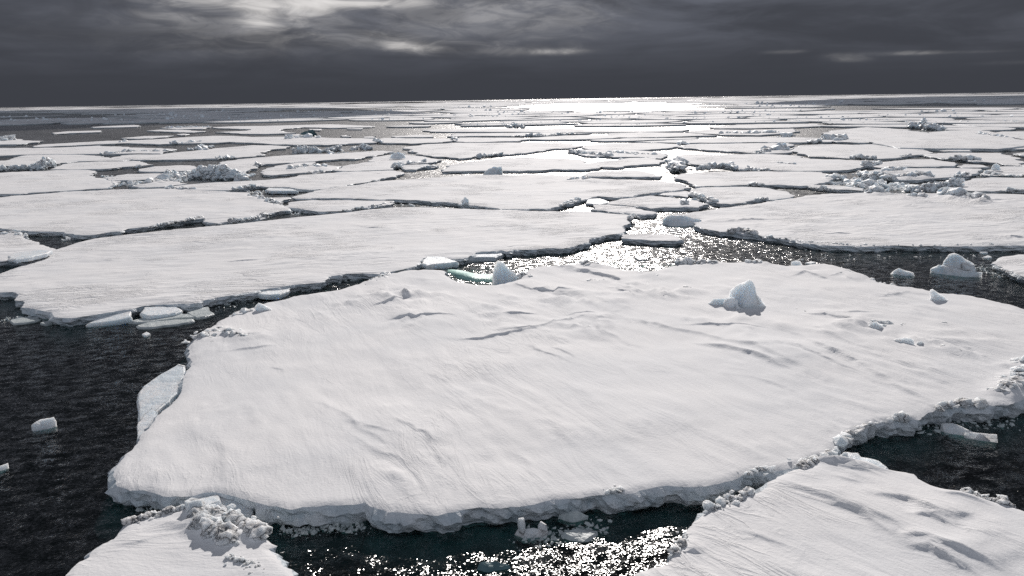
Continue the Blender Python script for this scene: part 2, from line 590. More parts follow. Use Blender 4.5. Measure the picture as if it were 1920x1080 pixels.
def height_field(q, dist, fb, o, sd, dirn):
    """snow surface of a floe: swells, wind-cut ridges, drifts, and a rounded lip"""
    x, y = q[:, 0], q[:, 1]
    ca, sa = math.cos(dirn), math.sin(dirn)
    p, s = x * ca + y * sa, -x * sa + y * ca
    z = np.full(len(q), fb)
    und = o.get('und', 0.06)
    z += und * fbm(x / 9.0, y / 9.0, 3, sd) * np.minimum(1, dist / 3)
    am = o.get('sas', 0.05)
    if am:
        warp = 0.5 * fbm(x / 6.0, y / 6.0, 2, sd + 5)
        rid = 1 - np.abs(perlin(p / 4.2 + warp, s / 0.85 + warp * 1.5, sd + 9))
        rid2 = 1 - np.abs(perlin(p / 1.9 + warp, s / 0.42 + warp, sd + 13))
        msk = np.clip(0.35 + 1.3 * fbm(x / 7.0, y / 7.0, 3, sd + 20), 0, 1.3)
        z += am * msk * (1.1 * rid ** 3 + 0.5 * rid2 ** 3) * np.minimum(1, dist / 0.7)
        z += am * 0.5 * fbm(p / 2.4, s / 1.1, 3, sd + 31) * np.minimum(1, dist / 0.7)
    if 'humm' in o:      # hummocky area (polygon centre, radius along x/y, amplitude)
        for (hx, hy, rx, ry, ha) in o['humm']:
            w = np.exp(-(((x - hx) / rx) ** 2 + ((y - hy) / ry) ** 2))
            wq = 0.8 * fbm(x / 4.0, y / 4.0, 2, sd + 44)
            hum = np.maximum(0, 1 - 1.6 * np.abs(fbm(p / 5.0 + wq, s / 1.9 + wq, 3, sd + 40, 0.45))) ** 2 * np.clip(0.4 + 1.2 * fbm(x / 5.0, y / 5.0, 2, sd + 47), 0, 1.2)
            z += ha * w * hum * np.minimum(1, dist / 1.0)
    for (line, amp, wf, wn) in o.get('drifts', []):
        ln = crest(line)
        amp, wf, wn = amp * 0.5, wf * 1.7, max(0.06, wn * 0.4)
        dd, t = seg_dist(q, ln)
        # far (sunlit) side gentle, camera side steep
        side = np.where(dd > 0, np.exp(-np.abs(dd) / wf), np.exp(-(np.abs(dd) / wn) ** 1.5))
        z += amp * side * np.sin(np.pi * np.clip(t, 0.02, 0.98)) ** 0.6 * np.clip(0.8 + 0.5 * perlin(x / 4.5, y / 4.5, sd + 60) + 0.15 * perlin(x / 0.9, y / 0.9, sd + 61), 0.0, 1.3)
    for rb in o.get('rubble', []):
        ln = np.array([P(*t) for t in rb[0]])
        dd, t = seg_dist(q, ln)
        w = np.exp(-(dd / (0.75 * rb[1])) ** 2)
        c1 = np.abs(fbm(x / (2.2 * rb[2]), y / (2.2 * rb[2]), 3, sd + 53, 0.6))
        z += w * np.minimum(1, dist / 0.12) * (rb[2] * 0.22 + (rb[4] if len(rb) > 4 else 0) * 0.6) * (0.35 + 1.3 * c1)
    lip = o.get('lip', 0.25)
    k = np.clip(1 - dist / lip, 0, 1)
    z -= 0.09 * fb * k * k
    z += o.get('rimup', 0.0) * np.exp(-((dist - 0.5) / 0.35) ** 2) * np.maximum(0, 0.4 + fbm(x / 1.1, y / 1.1, 3, sd + 70))
    return z


def make_floe(label, pts, fb=0.7, name='ice_floe', cat='ice floe', group='floes of the drifting pack ice', world_pts=False, single=False, mat=None, **o):
    poly = np.array(pts, float) if world_pts else np.array([P(u, v, fb) for u, v in pts])
    if area2(poly) < 0:
        poly = poly[::-1]
    c = poly.mean(0)
    sd = abs(int(c[0] * 13 + c[1] * 7)) % 997
    r = np.random.default_rng(sd + 1)
    dmin = max(16.0, np.hypot(poly[:, 0], poly[:, 1]).min())
    s = o.get('s', float(np.clip(0.0058 * dmin, 0.11, 40)))
    rim = rough_outline(poly, s, o.get('jag', 0.055 if dmin < 60 else 0.085), r)
    n = len(rim)
    zone = 'fine' if dmin < 140 else ('mid' if dmin < 420 else 'far')
    # interior points, denser near the camera
    q = np.zeros((0, 2))
    if zone != 'far':
        st = o.get('grid', max(0.15, 0.0062 * dmin) if zone == 'fine' else 0.02 * dmin)
        lo, hi = rim.min(0), rim.max(0)
        rows, yy = [], lo[1]
        while yy < hi[1]:
            stp = st * max(1.0, yy / dmin) ** 1.0
            xs = np.arange(lo[0], hi[0], stp)
            rows.append(np.stack([xs + r.uniform(-.25, .25, len(xs)) * stp, yy + r.uniform(-.25, .25, len(xs)) * stp], 1))
            yy += stp
        g_ = np.concatenate(rows) if rows else q
        ang = np.abs(np.arctan2(g_[:, 0], np.maximum(g_[:, 1], 0.1)))
        g_ = g_[(ang < R(41)) & (g_[:, 1] > 12)]
        ins, ds = inside_dist(g_, rim)
        ok = ins & (ds > 0.45 * st)
        q = g_[ok]
        ds = ds[ok]
        for dr in o.get('drifts', []):
            ln = crest(dr[0])
            dd, _t = seg_dist(q, ln)
            kp = np.abs(dd) > 0.2
            q, ds = q[kp], ds[kp]
            e_ = np.gradient(ln, axis=0)
            nn_ = np.stack([-e_[:, 1], e_[:, 0]], 1) / np.hypot(e_[:, 0], e_[:, 1])[:, None]
            wn_ = max(0.06, dr[3] * 0.4)
            ex = np.concatenate([ln + nn_ * k for k in (-2.6 * wn_, -1.3 * wn_, -0.55 * wn_, 0.0, 0.09)])
            i2_, d2_ = inside_dist(ex, rim)
            ok2 = i2_ & (d2_ > 0.08)
            q = np.concatenate([q, ex[ok2]])
            ds = np.concatenate([ds, d2_[ok2]])
    allp = np.concatenate([rim, q])
    dist = np.zeros(len(allp))
    if len(q):
        dist[n:] = ds
    dirn = o.get('dirn', ANG_B)
    if zone == 'far':
        z = np.full(len(allp), fb)
    else:
        z = height_field(allp, dist, fb, o, sd, dirn)
    tri = delaunay_2d_cdt([Vector(p) for p in allp], [(i, (i + 1) % n) for i in range(n)], [], 1, 1e-6)
    vo, fo, orig = tri[0], tri[2], tri[3]
    v2 = np.array([p[:] for p in vo])
    idx = np.array([k[0] if len(k) else 0 for k in orig])
    zz = z[idx]
    V = np.column_stack([v2 - c, zz])
    F = [list(t) for t in fo]
    F = [t if np.cross(v2[t[1]] - v2[t[0]], v2[t[2]] - v2[t[0]]) > 0 else t[::-1] for t in F]
    # outward normals of the rim
    e = np.roll(rim, -1, 0) - np.roll(rim, 1, 0)
    nr = np.stack([e[:, 1], -e[:, 0]], 1) / (np.hypot(e[:, 0], e[:, 1])[:, None] + 1e-9)
    for _ in range(2):
        nr = (np.roll(nr, 1, 0) + 2 * nr + np.roll(nr, -1, 0)) / 4
    arc = np.concatenate([[0], np.cumsum(np.hypot(*(np.diff(rim, axis=0)).T))])
    zr = z[:n]
    if zone == 'far':
        ks, of = [0, 0.55, 1.0, 1.3], [0, 0.04, -0.15, -0.2]
    else:
        ks, of = [0, 0.14, 0.34, 0.56, 0.78, 0.95, 1.12, 1.7], [0, 0.05, 0.055, 0.0, -0.06, -0.16, -0.26, -0.30]
    ks, of = np.array(ks), np.array(of) * fb / 0.7
    cell = np.floor(arc / max(0.55, 2.2 * s) + 0.6 * perlin(arc / 1.7, arc * 0, sd)).astype(int)
    blk = (_perm[(cell * 7 + sd) & 511] / 511.0 - 0.5) * 0.34 * o.get('blk', 1.0)
    W, WF = [], []
    for j, (k, off) in enumerate(zip(ks, of)):
        zj = zr * (1 - k)
        nn = (0.17 * fbm(arc / 0.55, np.full(n, k * 1.9), 4, sd + 80, 0.6) + blk) * (0 if j == 0 else (0.6 if j == 1 else 1.0)) * min(1.0, fb / 0.5)
        W.append(np.column_stack([rim + nr * (off + nn)[:, None] - c, zj]))
    for j in range(len(ks) - 1):
        for i in range(n):
            i2 = (i + 1) % n
            WF.append([j * n + i, (j + 1) * n + i, (j + 1) * n + i2, j * n + i2])
    W = np.concatenate(W)
    mat = mat or o.get('snow', M_SNOW_B)
    if single:
        m0 = len(V)
        ob = mesh_obj(name, np.concatenate([V, W]), F + [[a + m0 for a in t] for t in WF], mat, loc=(c[0], c[1], 0), smooth=False)
        ob.data.materials.append(M_EDGE)
        mi = np.zeros(len(F) + len(WF), int)
        mi[len(F):] = 1
        ob.data.polygons.foreach_set('material_index', mi)
        tag(ob, label, cat, group)
        ob['_c'] = 0
        del ob['_c']
        return ob, c, rim
    ob = empty(name, (c[0], c[1], 0))
    tag(ob, label, cat, group)
    mesh_obj('snow_cover', V, F, mat, ob)
    mesh_obj('ice_edge', W, WF, o.get('edge', M_EDGE), ob, smooth=False)
    if o.get('foot'):
        ft = o['foot']
        FV, FF = [], []
        wob = fbm(arc / 2.0, arc * 0, 3, sd + 90)
        for k, (zz_, oo) in enumerate([(-0.12, -0.30), (-0.30, 0.25), (-0.75, 0.55), (-1.6, 0.35), (-2.6, -0.6)]):
            FV.append(np.column_stack([rim + nr * (oo * ft * (1 + 0.7 * wob) if oo > 0 else np.full(n, oo))[:, None] - c, np.full(n, zz_) + 0.08 * wob]))
        for j in range(4):
            for i in range(n):
                i2 = (i + 1) % n
                FF.append([j * n + i, (j + 1) * n + i, (j + 1) * n + i2, j * n + i2])
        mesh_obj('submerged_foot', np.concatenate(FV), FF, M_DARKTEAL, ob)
    for rb in o.get('rubble', []):
        add_rubble(ob, c, fb, r, s, *rb)
    return ob, c, rim


def add_rubble(ob, c, fb, r, s, line, width, size, count, lift=0.0, blocky=0.55, mat=None):
    """a ridge of broken blocks frozen into the floe, along a line traced on the ground"""
    ln = np.array([P(u, v, fb) for u, v in line])
    seg = np.hypot(*np.diff(ln, axis=0).T)
    cum = np.concatenate([[0], np.cumsum(seg)])
    spots = []
    px = np.hypot(*c) / FPX * 1.9            # one picture element, in metres
    size = max(size * 0.7, min(size, 0.9 * px))
    for _ in range(int(count * 2.4)):
        t = r.uniform(0, cum[-1])
        i = min(len(seg) - 1, int(np.searchsorted(cum, t) - 1) if t > 0 else 0)
        i = max(i, 0)
        f = (t - cum[i]) / seg[i]
        p = ln[i] + f * (ln[i + 1] - ln[i])
        w = np.clip(r.normal(0, 0.5), -1, 1)
        p = p + r.normal(0, 1, 2) / 1.5 * width * abs(w)
        sz = size * min(1.45, np.exp(r.normal(-0.55, 0.6))) * (1.15 - 0.6 * abs(w))
        spots.append((p[0] - c[0], p[1] - c[1], fb + sz * 0.15 + lift * (1 - abs(w)) * r.uniform(0.3, 1), sz))
    v, f = pile(spots, r, blocky, lo=size / max(12, np.hypot(*c)) < 0.0065)
    v[:, 2] = fb + (v[:, 2] - fb) * 0.8
    return tag(mesh_obj('ice_rubble', v, f, mat or M_RUBBLE, ob, smooth=False), kind='stuff')


# ------------------------------------------------------------------ single pieces of ice
def piece(label, uv, corners, seed, z=0.0, mat=None, name='ice_block', cat='ice block', group=None, extra=(), amp=0.08, cuts=4, smooth_n=0, freq=1.7, scale=1.0, flat=True):
    """corners: (right, away, up) in metres from the ground point under photo position uv"""
    b = P(uv[0], uv[1], z)
    fwd = b / np.hypot(*b)
    rgt = np.array((fwd[1], -fwd[0]))
    def tow(cs):
        return [tuple(rgt * q[0] * scale + fwd * q[1] * scale) + (q[2] * scale,) for q in cs]
    V, F = rock(tow(corners), seed, cuts, amp * scale, freq / scale, smooth_n)
    for k, ex in enumerate(extra):
        v, f = rock(tow(ex), seed + 11 * k + 5, cuts, amp * scale, freq / scale, smooth_n)
        F += [[a + len(V) for a in t] for t in f]
        V = np.concatenate([V, v])
    o = mesh_obj(name, V, F, mat or M_BLUE, loc=(b[0], b[1], z), smooth=not flat)
    return tag(o, label, cat, group)


def slab(label, pts, top, tilt_to=None, tilt=0.0, thick=0.3, mat=None, name='ice_slab', cat='ice slab', group='broken slabs along the floe edges', jag=0.04):
    """a flat broken plate: traced outline, real thickness, tilted about its centre"""
    poly = np.array([P(u, v, top) for u, v in pts])
    if area2(poly) < 0:
        poly = poly[::-1]
    c = poly.mean(0)
    r = np.random.default_rng(abs(int(c[0] * 31 + c[1] * 17)) % 991)
    rim = rough_outline(poly, max(0.12, 0.006 * np.hypot(*c)), jag, r) - c
    n = len(rim)
    if tilt_to is not None:
        dv = P(*tilt_to, top) - c
        dv = dv / np.hypot(*dv)
    else:
        dv = np.array((1.0, 0.0))
    def zt(p):
        return top + math.tan(tilt) * (p @ dv) + 0.02 * fbm(p[:, 0] / 0.7, p[:, 1] / 0.7, 3, 4)
    inner = rim * 0.93
    tri = delaunay_2d_cdt([Vector(p) for p in inner], [(i, (i + 1) % n) for i in range(n)], [], 1, 1e-6)
    tv = np.array([p[:] for p in tri[0]])
    V = [np.column_stack([tv, zt(tv) + 0.02])]
    F = [list(t) if np.cross(tv[t[1]] - tv[t[0]], tv[t[2]] - tv[t[0]]) > 0 else list(t)[::-1] for t in tri[2]]
    m0 = len(tv)
    for k, (f_, dz_) in enumerate([(0.93, 0.02), (1.0, -0.03), (1.01, -0.5 * thick), (0.97, -thick)]):
        p = rim * f_
        V.append(np.column_stack([p, zt(rim) + dz_ + 0.03 * r.normal(0, 1, n) * (k > 1)]))
    for j in range(3):
        for i in range(n):
            i2 = (i + 1) % n
            F.append([m0 + j * n + i, m0 + (j + 1) * n + i, m0 + (j + 1) * n + i2, m0 + j * n + i2])
    o = mesh_obj(name, np.concatenate(V), F, mat or M_RUBBLE, loc=(c[0], c[1], 0), smooth=False)
    return tag(o, label, cat, group)


# ------------------------------------------------------------------ the big floes in front
def HUM(u, v, ru, rv, a):
    p = P(u, v)
    k = np.hypot(*p) / FPX
    dep = CAM_H / np.hypot(*p)
    return (p[0], p[1], ru * k, rv * k / dep, a)


MAIN = [(213, 880), (222, 866), (250, 837), (262, 822), (279, 800), (295, 776), (320, 757), (341, 730), (343, 712), (349, 693), (358, 685), (360, 674), (351, 668), (356, 655), (355, 646),
        (362, 636), (376, 622), (398, 610), (415, 598), (440, 583), (470, 578), (500, 566), (530, 561), (560, 553), (600, 547), (640, 541), (670, 532), (700, 522),
        (725, 514), (760, 506), (800, 504), (832, 506), (838, 516), (858, 527), (890, 533), (930, 533), (965, 526), (988, 512), (1010, 498), (1050, 496), (1090, 494),
        (1130, 495), (1148, 500), (1170, 507), (1205, 509), (1242, 503), (1268, 496), (1300, 494), (1340, 492), (1390, 490), (1430, 492), (1480, 499), (1520, 497),
        (1545, 494), (1580, 502), (1620, 516), (1638, 528), (1690, 537), (1730, 541), (1760, 549), (1800, 551), (1850, 560), (1900, 571), (1925, 580),
        (1990, 608), (2030, 650), (2000, 700), (1940, 738), (1918, 748), (1893, 758), (1847, 761), (1807, 756), (1753, 768), (1723, 785), (1703, 784), (1680, 784),
        (1640, 794), (1600, 808), (1582, 826), (1573, 834), (1558, 850), (1547, 853), (1527, 856), (1507, 868), (1463, 879), (1433, 879), (1383, 894), (1347, 904),
        (1280, 909), (1250, 907), (1213, 914), (1187, 922), (1147, 923), (1090, 931), (1040, 933), (1017, 938), (973, 947), (940, 950), (913, 949), (880, 951),
        (840, 958), (820, 964), (780, 960), (727, 957), (683, 939), (640, 944), (610, 944), (567, 947), (543, 952), (493, 942), (467, 935), (420, 923), (383, 920),
        (367, 925), (313, 928), (290, 921), (243, 917), (219, 908)]
main_drifts = [
    ([(868, 637), (935, 628), (1003, 618)], 0.32, 1.0, 0.16), ([(935, 622), (1000, 617), (1060, 601), (1115, 590)], 0.20, 1.5, 0.2),
    ([(730, 600), (780, 597), (850, 592)], 0.24, 0.9, 0.15), ([(940, 592), (1010, 590)], 0.22, 0.7, 0.14), ([(1060, 593), (1115, 590)], 0.22, 0.8, 0.15),
    ([(700, 575), (740, 565), (765, 555)], 0.34, 0.9, 0.16), ([(735, 552), (745, 548), (775, 562)], 0.28, 0.7, 0.2),
    ([(1050, 500), (1110, 515), (1170, 535), (1195, 555)], 0.32, 1.0, 0.25), ([(1145, 542), (1180, 552), (1192, 562)], 0.30, 0.8, 0.16),
    ([(970, 535), (1010, 545), (1070, 548)], 0.25, 0.8, 0.15), ([(1000, 652), (1040, 668), (1070, 680)], 0.16, 0.8, 0.14),
    ([(1030, 650), (1060, 662), (1085, 672)], 0.14, 0.6, 0.12), ([(1080, 610), (1140, 628), (1200, 650)], 0.14, 1.0, 0.3),
    ([(1290, 640), (1370, 655), (1420, 672), (1480, 695)], 0.30, 1.8, 0.35), ([(1465, 622), (1560, 665), (1640, 705), (1760, 770)], 0.46, 1.6, 0.35), ([(1500, 612), (1600, 650), (1700, 690), (1800, 735)], 0.28, 1.4, 0.35), ([(1180, 600), (1290, 622), (1400, 650), (1520, 700)], 0.28, 1.8, 0.4),
    ([(1480, 640), (1570, 688), (1650, 725)], 0.18, 0.8, 0.2), ([(1350, 700), (1430, 715), (1500, 735)], 0.16, 1.6, 0.4),
    ([(1290, 612), (1400, 610), (1440, 617)], 0.2, 0.9, 0.18), ([(1100, 620), (1140, 592), (1180, 575)], 0.10, 1.2, 0.3),
    ([(1560, 593), (1600, 590), (1640, 588)], 0.16, 1.0, 0.2), ([(1640, 560), (1700, 548), (1760, 558)], 0.22, 1.4, 0.3),
    ([(1480, 520), (1510, 512), (1560, 530)], 0.30, 1.0, 0.25), ([(1560, 520), (1580, 515), (1605, 530)], 0.26, 0.9, 0.22),
    ([(640, 790), (690, 806), (730, 815)], 0.16, 1.0, 0.2), ([(600, 760), (660, 790), (700, 820), (750, 850)], 0.14, 1.2, 0.25),
    ([(740, 790), (790, 815), (830, 842)], 0.14, 0.9, 0.18), ([(640, 805), (700, 845), (780, 880), (800, 910)], 0.16, 1.2, 0.3),
    ([(820, 840), (840, 890), (860, 945)], 0.13, 0.8, 0.2), ([(760, 880), (790, 905), (800, 935)], 0.13, 0.6, 0.2),
    ([(960, 850), (1010, 895), (1030, 920)], 0.13, 1.3, 0.3), ([(990, 780), (1040, 800), (1100, 850)], 0.12, 1.8, 0.5),
    ([(430, 660), (480, 655), (520, 648)], 0.15, 0.8, 0.2), ([(400, 830), (420, 870), (425, 905)], 0.16, 1.3, 0.4), ([(505, 690), (530, 695), (535, 702)], 0.12, 0.6, 0.15),
    ([(1730, 640), (1790, 650), (1850, 672)], 0.2, 1.2, 0.25), ([(1500, 590), (1560, 598), (1600, 612)], 0.2, 1.2, 0.25),
]
main_rubble = [
    ([(372, 638), (405, 622), (440, 632), (470, 634)], 0.9, 0.34, 60, 0.15, 0.35, M_RUBBLE),
    ([(440, 592), (470, 583), (490, 580)], 0.5, 0.30, 10, 0.05, 0.3, M_RUBBLE),
    ([(690, 530), (715, 520), (732, 513)], 0.7, 0.28, 26, 0.1, 0.7, M_RUBBLE),
    ([(975, 515), (990, 520)], 0.6, 0.35, 14, 0.1, 0.6, M_RUBBLE),
    ([(1095, 495), (1112, 499)], 0.6, 0.34, 9, 0.1, 0.5, M_RUBBLE), ([(1100, 528), (1130, 530)], 0.6, 0.26, 12, 0.05, 0.5, M_RUBBLE),
    ([(1258, 496), (1300, 492), (1345, 494)], 0.5, 0.38, 22, 0.1, 0.4, M_RUBBLE), ([(1405, 491), (1440, 498)], 0.5, 0.34, 10, 0.05, 0.6, M_BLUE),
    ([(1230, 520), (1270, 525)], 0.8, 0.22, 12, 0.02, 0.5, M_RUBBLE), ([(1285, 540), (1300, 545)], 0.5, 0.32, 7, 0.05, 0.5, M_RUBBLE),
    ([(1540, 500), (1580, 508), (1640, 530), (1690, 535)], 0.7, 0.26, 34, 0.05, 0.4, M_RUBBLE),
    ([(1600, 612), (1640, 608), (1690, 615)], 1.0, 0.30, 24, 0.08, 0.35, M_RUBBLE), ([(1620, 616), (1655, 620)], 0.6, 0.36, 9, 0.1, 0.3, M_RUBBLE),
    ([(1720, 645), (1760, 650), (1812, 666)], 0.35, 0.24, 34, 0.04, 0.25, M_RUBBLE), ([(1560, 606), (1575, 607)], 0.3, 0.22, 4, 0.02, 0.4, M_RUBBLE),
    ([(1880, 740), (1905, 725), (1935, 700), (1950, 690)], 0.7, 0.42, 90, 0.35, 0.5, M_RUBBLE), ([(1895, 690), (1930, 680)], 0.6, 0.30, 24, 0.15, 0.6, M_RUBBLE),
    ([(1755, 770), (1780, 762), (1815, 756), (1850, 760)], 0.3, 0.30, 15, 0.04, 0.5, M_RUBBLE),
    ([(1575, 832), (1600, 808), (1640, 793), (1700, 783)], 0.25, 0.30, 16, 0.03, 0.5, M_RUBBLE), ([(1500, 870), (1545, 855), (1570, 842)], 0.3, 0.28, 14, 0.03, 0.6, M_RUBBLE),
    ([(1385, 893), (1430, 880), (1465, 878)], 0.25, 0.2, 10, 0.02, 0.5, M_RUBBLE), ([(1140, 923), (1165, 921)], 0.25, 0.16, 12, 0.0, 0.5, M_RUBBLE),
    ([(1760, 605), (1780, 612)], 0.5, 0.2, 6, 0.02, 0.5, M_RUBBLE), ([(1500, 585), (1522, 587)], 0.4, 0.2, 6, 0.0, 0.5, M_RUBBLE),
]
main_floe, c_main, _ = make_floe('huge hummocky snow-covered floe bearing the tall ice pinnacle', MAIN, 0.72, snow=M_SNOW_A, dirn=0.5 * (ANG_A + ANG_L),
          und=0.10, sas=0.05, lip=0.25, foot=1.0, drifts=main_drifts, rubble=main_rubble, s=0.13, grid=0.155, group='large floes near the ship',
          humm=[HUM(1050, 560, 330, 60, 0.26), HUM(1600, 600, 260, 70, 0.28), HUM(1150, 500, 130, 30, 0.3), HUM(740, 560, 140, 40, 0.22), HUM(700, 850, 130, 90, 0.14)])
# drowned shelves that show green in the two bays of the big floe
for i, pl in enumerate([[(838, 511), (843, 518), (858, 528), (890, 535), (935, 535), (928, 522), (895, 521), (866, 514)], [(828, 500), (842, 522), (880, 534), (930, 536), (985, 530), (995, 510), (930, 505), (870, 506)],
                        [(1135, 497), (1150, 506), (1180, 511), (1240, 508), (1268, 499), (1230, 497), (1180, 496)],
                        [(640, 534), (700, 520), (730, 508), (690, 512), (620, 522)], [(380, 585), (450, 568), (560, 545), (610, 535), (560, 535), (470, 552), (400, 566)],
                        [(325, 690), (350, 668), (372, 690)]]):
    w = np.array([P(u, v, -0.25) for u, v in pl])
    if area2(w) < 0:
        w = w[::-1]
    n_ = len(w)
    zt = [0.03 if i == 0 else (-0.04, -0.10, -0.06)[k % 3] if i < 3 else -0.15 - 0.07 * (k % 3) for k in range(n_)]
    V = [(*(p - c_main), z_) for p, z_ in zip(w, zt)] + [(*(p - c_main), -2.2) for p in w]
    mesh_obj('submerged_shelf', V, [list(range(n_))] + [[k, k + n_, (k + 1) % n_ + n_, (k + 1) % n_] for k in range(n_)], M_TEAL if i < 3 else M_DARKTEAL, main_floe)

LONG = [(-80, 560), (-80, 530), (0, 512), (50, 493), (87, 473), (127, 460), (175, 447), (205, 443), (260, 437), (300, 432), (400, 423), (500, 413), (560, 406), (615, 401), (680, 394),
        (740, 388), (800, 388), (850, 390), (900, 392), (960, 393), (1000, 395), (1050, 396), (1100, 396), (1150, 400), (1180, 402), (1186, 406), (1176, 412), (1182, 417), (1169, 422), (1172, 432), (1160, 437), (1135, 440),
        (1104, 447), (1104, 453), (1080, 460), (1056, 465), (1029, 464), (1000, 467), (962, 467), (950, 471), (940, 468), (893, 472), (868, 484), (850, 485), (830, 480), (800, 480), (775, 499), (745, 506),
        (712, 513), (680, 511), (650, 512), (617, 517), (603, 528), (547, 533), (500, 540), (473, 546), (400, 558), (363, 568), (333, 568), (270, 572), (247, 578), (187, 587), (133, 595), (103, 593), (97, 584),
        (72, 580), (40, 575), (43, 563), (28, 562), (35, 552), (23, 546), (0, 547)]
make_floe('long smooth floe with faint wind streaks, slanting from the far lane to the open water', LONG, 0.55, snow=M_SNOW_B, dirn=ANG_B, und=0.05, sas=0.055, lip=0.3, foot=0.7,
          s=0.2, grid=0.26, jag=0.04, group='large floes near the ship', drifts=[([(420, 487), (460, 485), (500, 482)], 0.12, 0.6, 0.15), ([(680, 425), (715, 424)], 0.2, 0.5, 0.2), ([(240, 440), (300, 436)], 0.15, 0.6, 0.2)],
          rubble=[([(1178, 404), (1190, 404), (1182, 412)], 0.4, 0.4, 12, 0.05, 0.7, M_RUBBLE)])

CREST = [(120, 1080), (143, 1053), (167, 1040), (187, 1020), (213, 1007), (230, 983), (253, 977), (277, 968), (300, 963), (327, 957), (350, 958), (370, 955), (400, 960), (443, 974), (477, 988), (500, 1003), (520, 1020), (503, 1025), (527, 1047), (547, 1063), (558, 1085), (575, 1140), (500, 1250), (250, 1260), (60, 1130)]
make_floe('small near floe crowned with a crest of churned snow', CREST, 0.75, snow=M_SNOW_C, dirn=ANG_R, und=0.10, sas=0.04, foot=0.9, s=0.11, grid=0.13, jag=0.08,
          group='large floes near the ship', rubble=[([(365, 958), (378, 975), (395, 1000), (430, 1008)], 0.42, 0.30, 120, 0.2, 0.12, M_RUBBLE), ([(372, 960), (410, 968), (450, 985), (490, 1005)], 0.36, 0.26, 110, 0.14, 0.12, M_RUBBLE),
                  ([(232, 983), (280, 968), (330, 957), (362, 956)], 0.28, 0.17, 60, 0.05, 0.2, M_RUBBLE), ([(430, 1045), (470, 1058), (490, 1068)], 0.3, 0.12, 26, 0.0, 0.2, M_RUBBLE)],
          drifts=[([(215, 1022), (260, 1020), (285, 1010)], 0.12, 0.6, 0.12), ([(300, 985), (350, 990), (400, 1010)], 0.25, 0.8, 0.35)])

STREAK = [(1170, 1090), (1190, 1073), (1223, 1060), (1250, 1054), (1257, 1040), (1280, 1023), (1284, 1010), (1287, 992), (1317, 963), (1347, 948), (1407, 923), (1427, 918), (1440, 900), (1467, 888), (1510, 873), (1533, 860), (1563, 863), (1593, 868), (1630, 872),
          (1667, 882), (1713, 890), (1737, 907), (1773, 920), (1800, 923), (1847, 938), (1907, 952), (1960, 975), (2060, 1010), (2200, 1120), (2000, 1300), (1400, 1300), (1140, 1140)]
make_floe('floe streaked by long parallel snowdrifts, touching the huge hummocky floe at its tip', STREAK, 0.8, snow=M_SNOW_R, dirn=ANG_R, und=0.10, sas=0.05, foot=0.9, s=0.12, grid=0.13, jag=0.06, group='large floes near the ship',
          drifts=[([(1520, 865), (1580, 878), (1620, 887), (1665, 893)], 0.40, 1.0, 0.22), ([(1535, 872), (1580, 886), (1640, 897)], 0.2, 0.5, 0.15), ([(1455, 900), (1530, 930), (1610, 962), (1700, 1005)], 0.30, 0.9, 0.25), ([(1570, 950), (1640, 985), (1720, 1030)], 0.18, 0.6, 0.2),
                  ([(1640, 938), (1700, 945), (1740, 968), (1785, 992)], 0.36, 0.8, 0.2), ([(1710, 976), (1745, 980), (1790, 998)], 0.26, 0.5, 0.16), ([(1690, 1010), (1740, 1020), (1800, 1045), (1880, 1080)], 0.34, 0.8, 0.22),
                  ([(1695, 1027), (1740, 1035), (1790, 1065), (1830, 1085)], 0.36, 0.6, 0.2), ([(1765, 935), (1800, 939), (1850, 955)], 0.2, 0.6, 0.15), ([(1785, 982), (1820, 976)], 0.16, 0.5, 0.14),
                  ([(1560, 900), (1620, 915)], 0.12, 0.6, 0.14), ([(1390, 1000), (1440, 1015), (1480, 1025)], 0.14, 0.6, 0.15), ([(1280, 1030), (1300, 1038), (1320, 1034)], 0.3, 0.5, 0.14), ([(1810, 1010), (1825, 1020)], 0.14, 0.4, 0.12)],
          rubble=[([(1318, 962), (1350, 945), (1408, 921)], 0.3, 0.2, 20, 0.02, 0.6, M_RUBBLE), ([(1287, 1000), (1280, 1020), (1255, 1042)], 0.25, 0.16, 18, 0.0, 0.5, M_RUBBLE), ([(1500, 876), (1535, 862)], 0.3, 0.2, 24, 0.04, 0.4, M_RUBBLE),
                  ([(1808, 923), (1850, 936), (1900, 950)], 0.12, 0.24, 30, 0.02, 0.85, M_BLUE)])
slab('thick bluish slab stuck to the rim of the drift-streaked floe, over the dark pool', [(1571, 858), (1585, 850), (1608, 850), (1614, 858), (1650, 864), (1667, 874), (1660, 884), (1620, 876), (1585, 870)], 0.62, (1665, 880), -0.08, 0.55, M_BLUE)

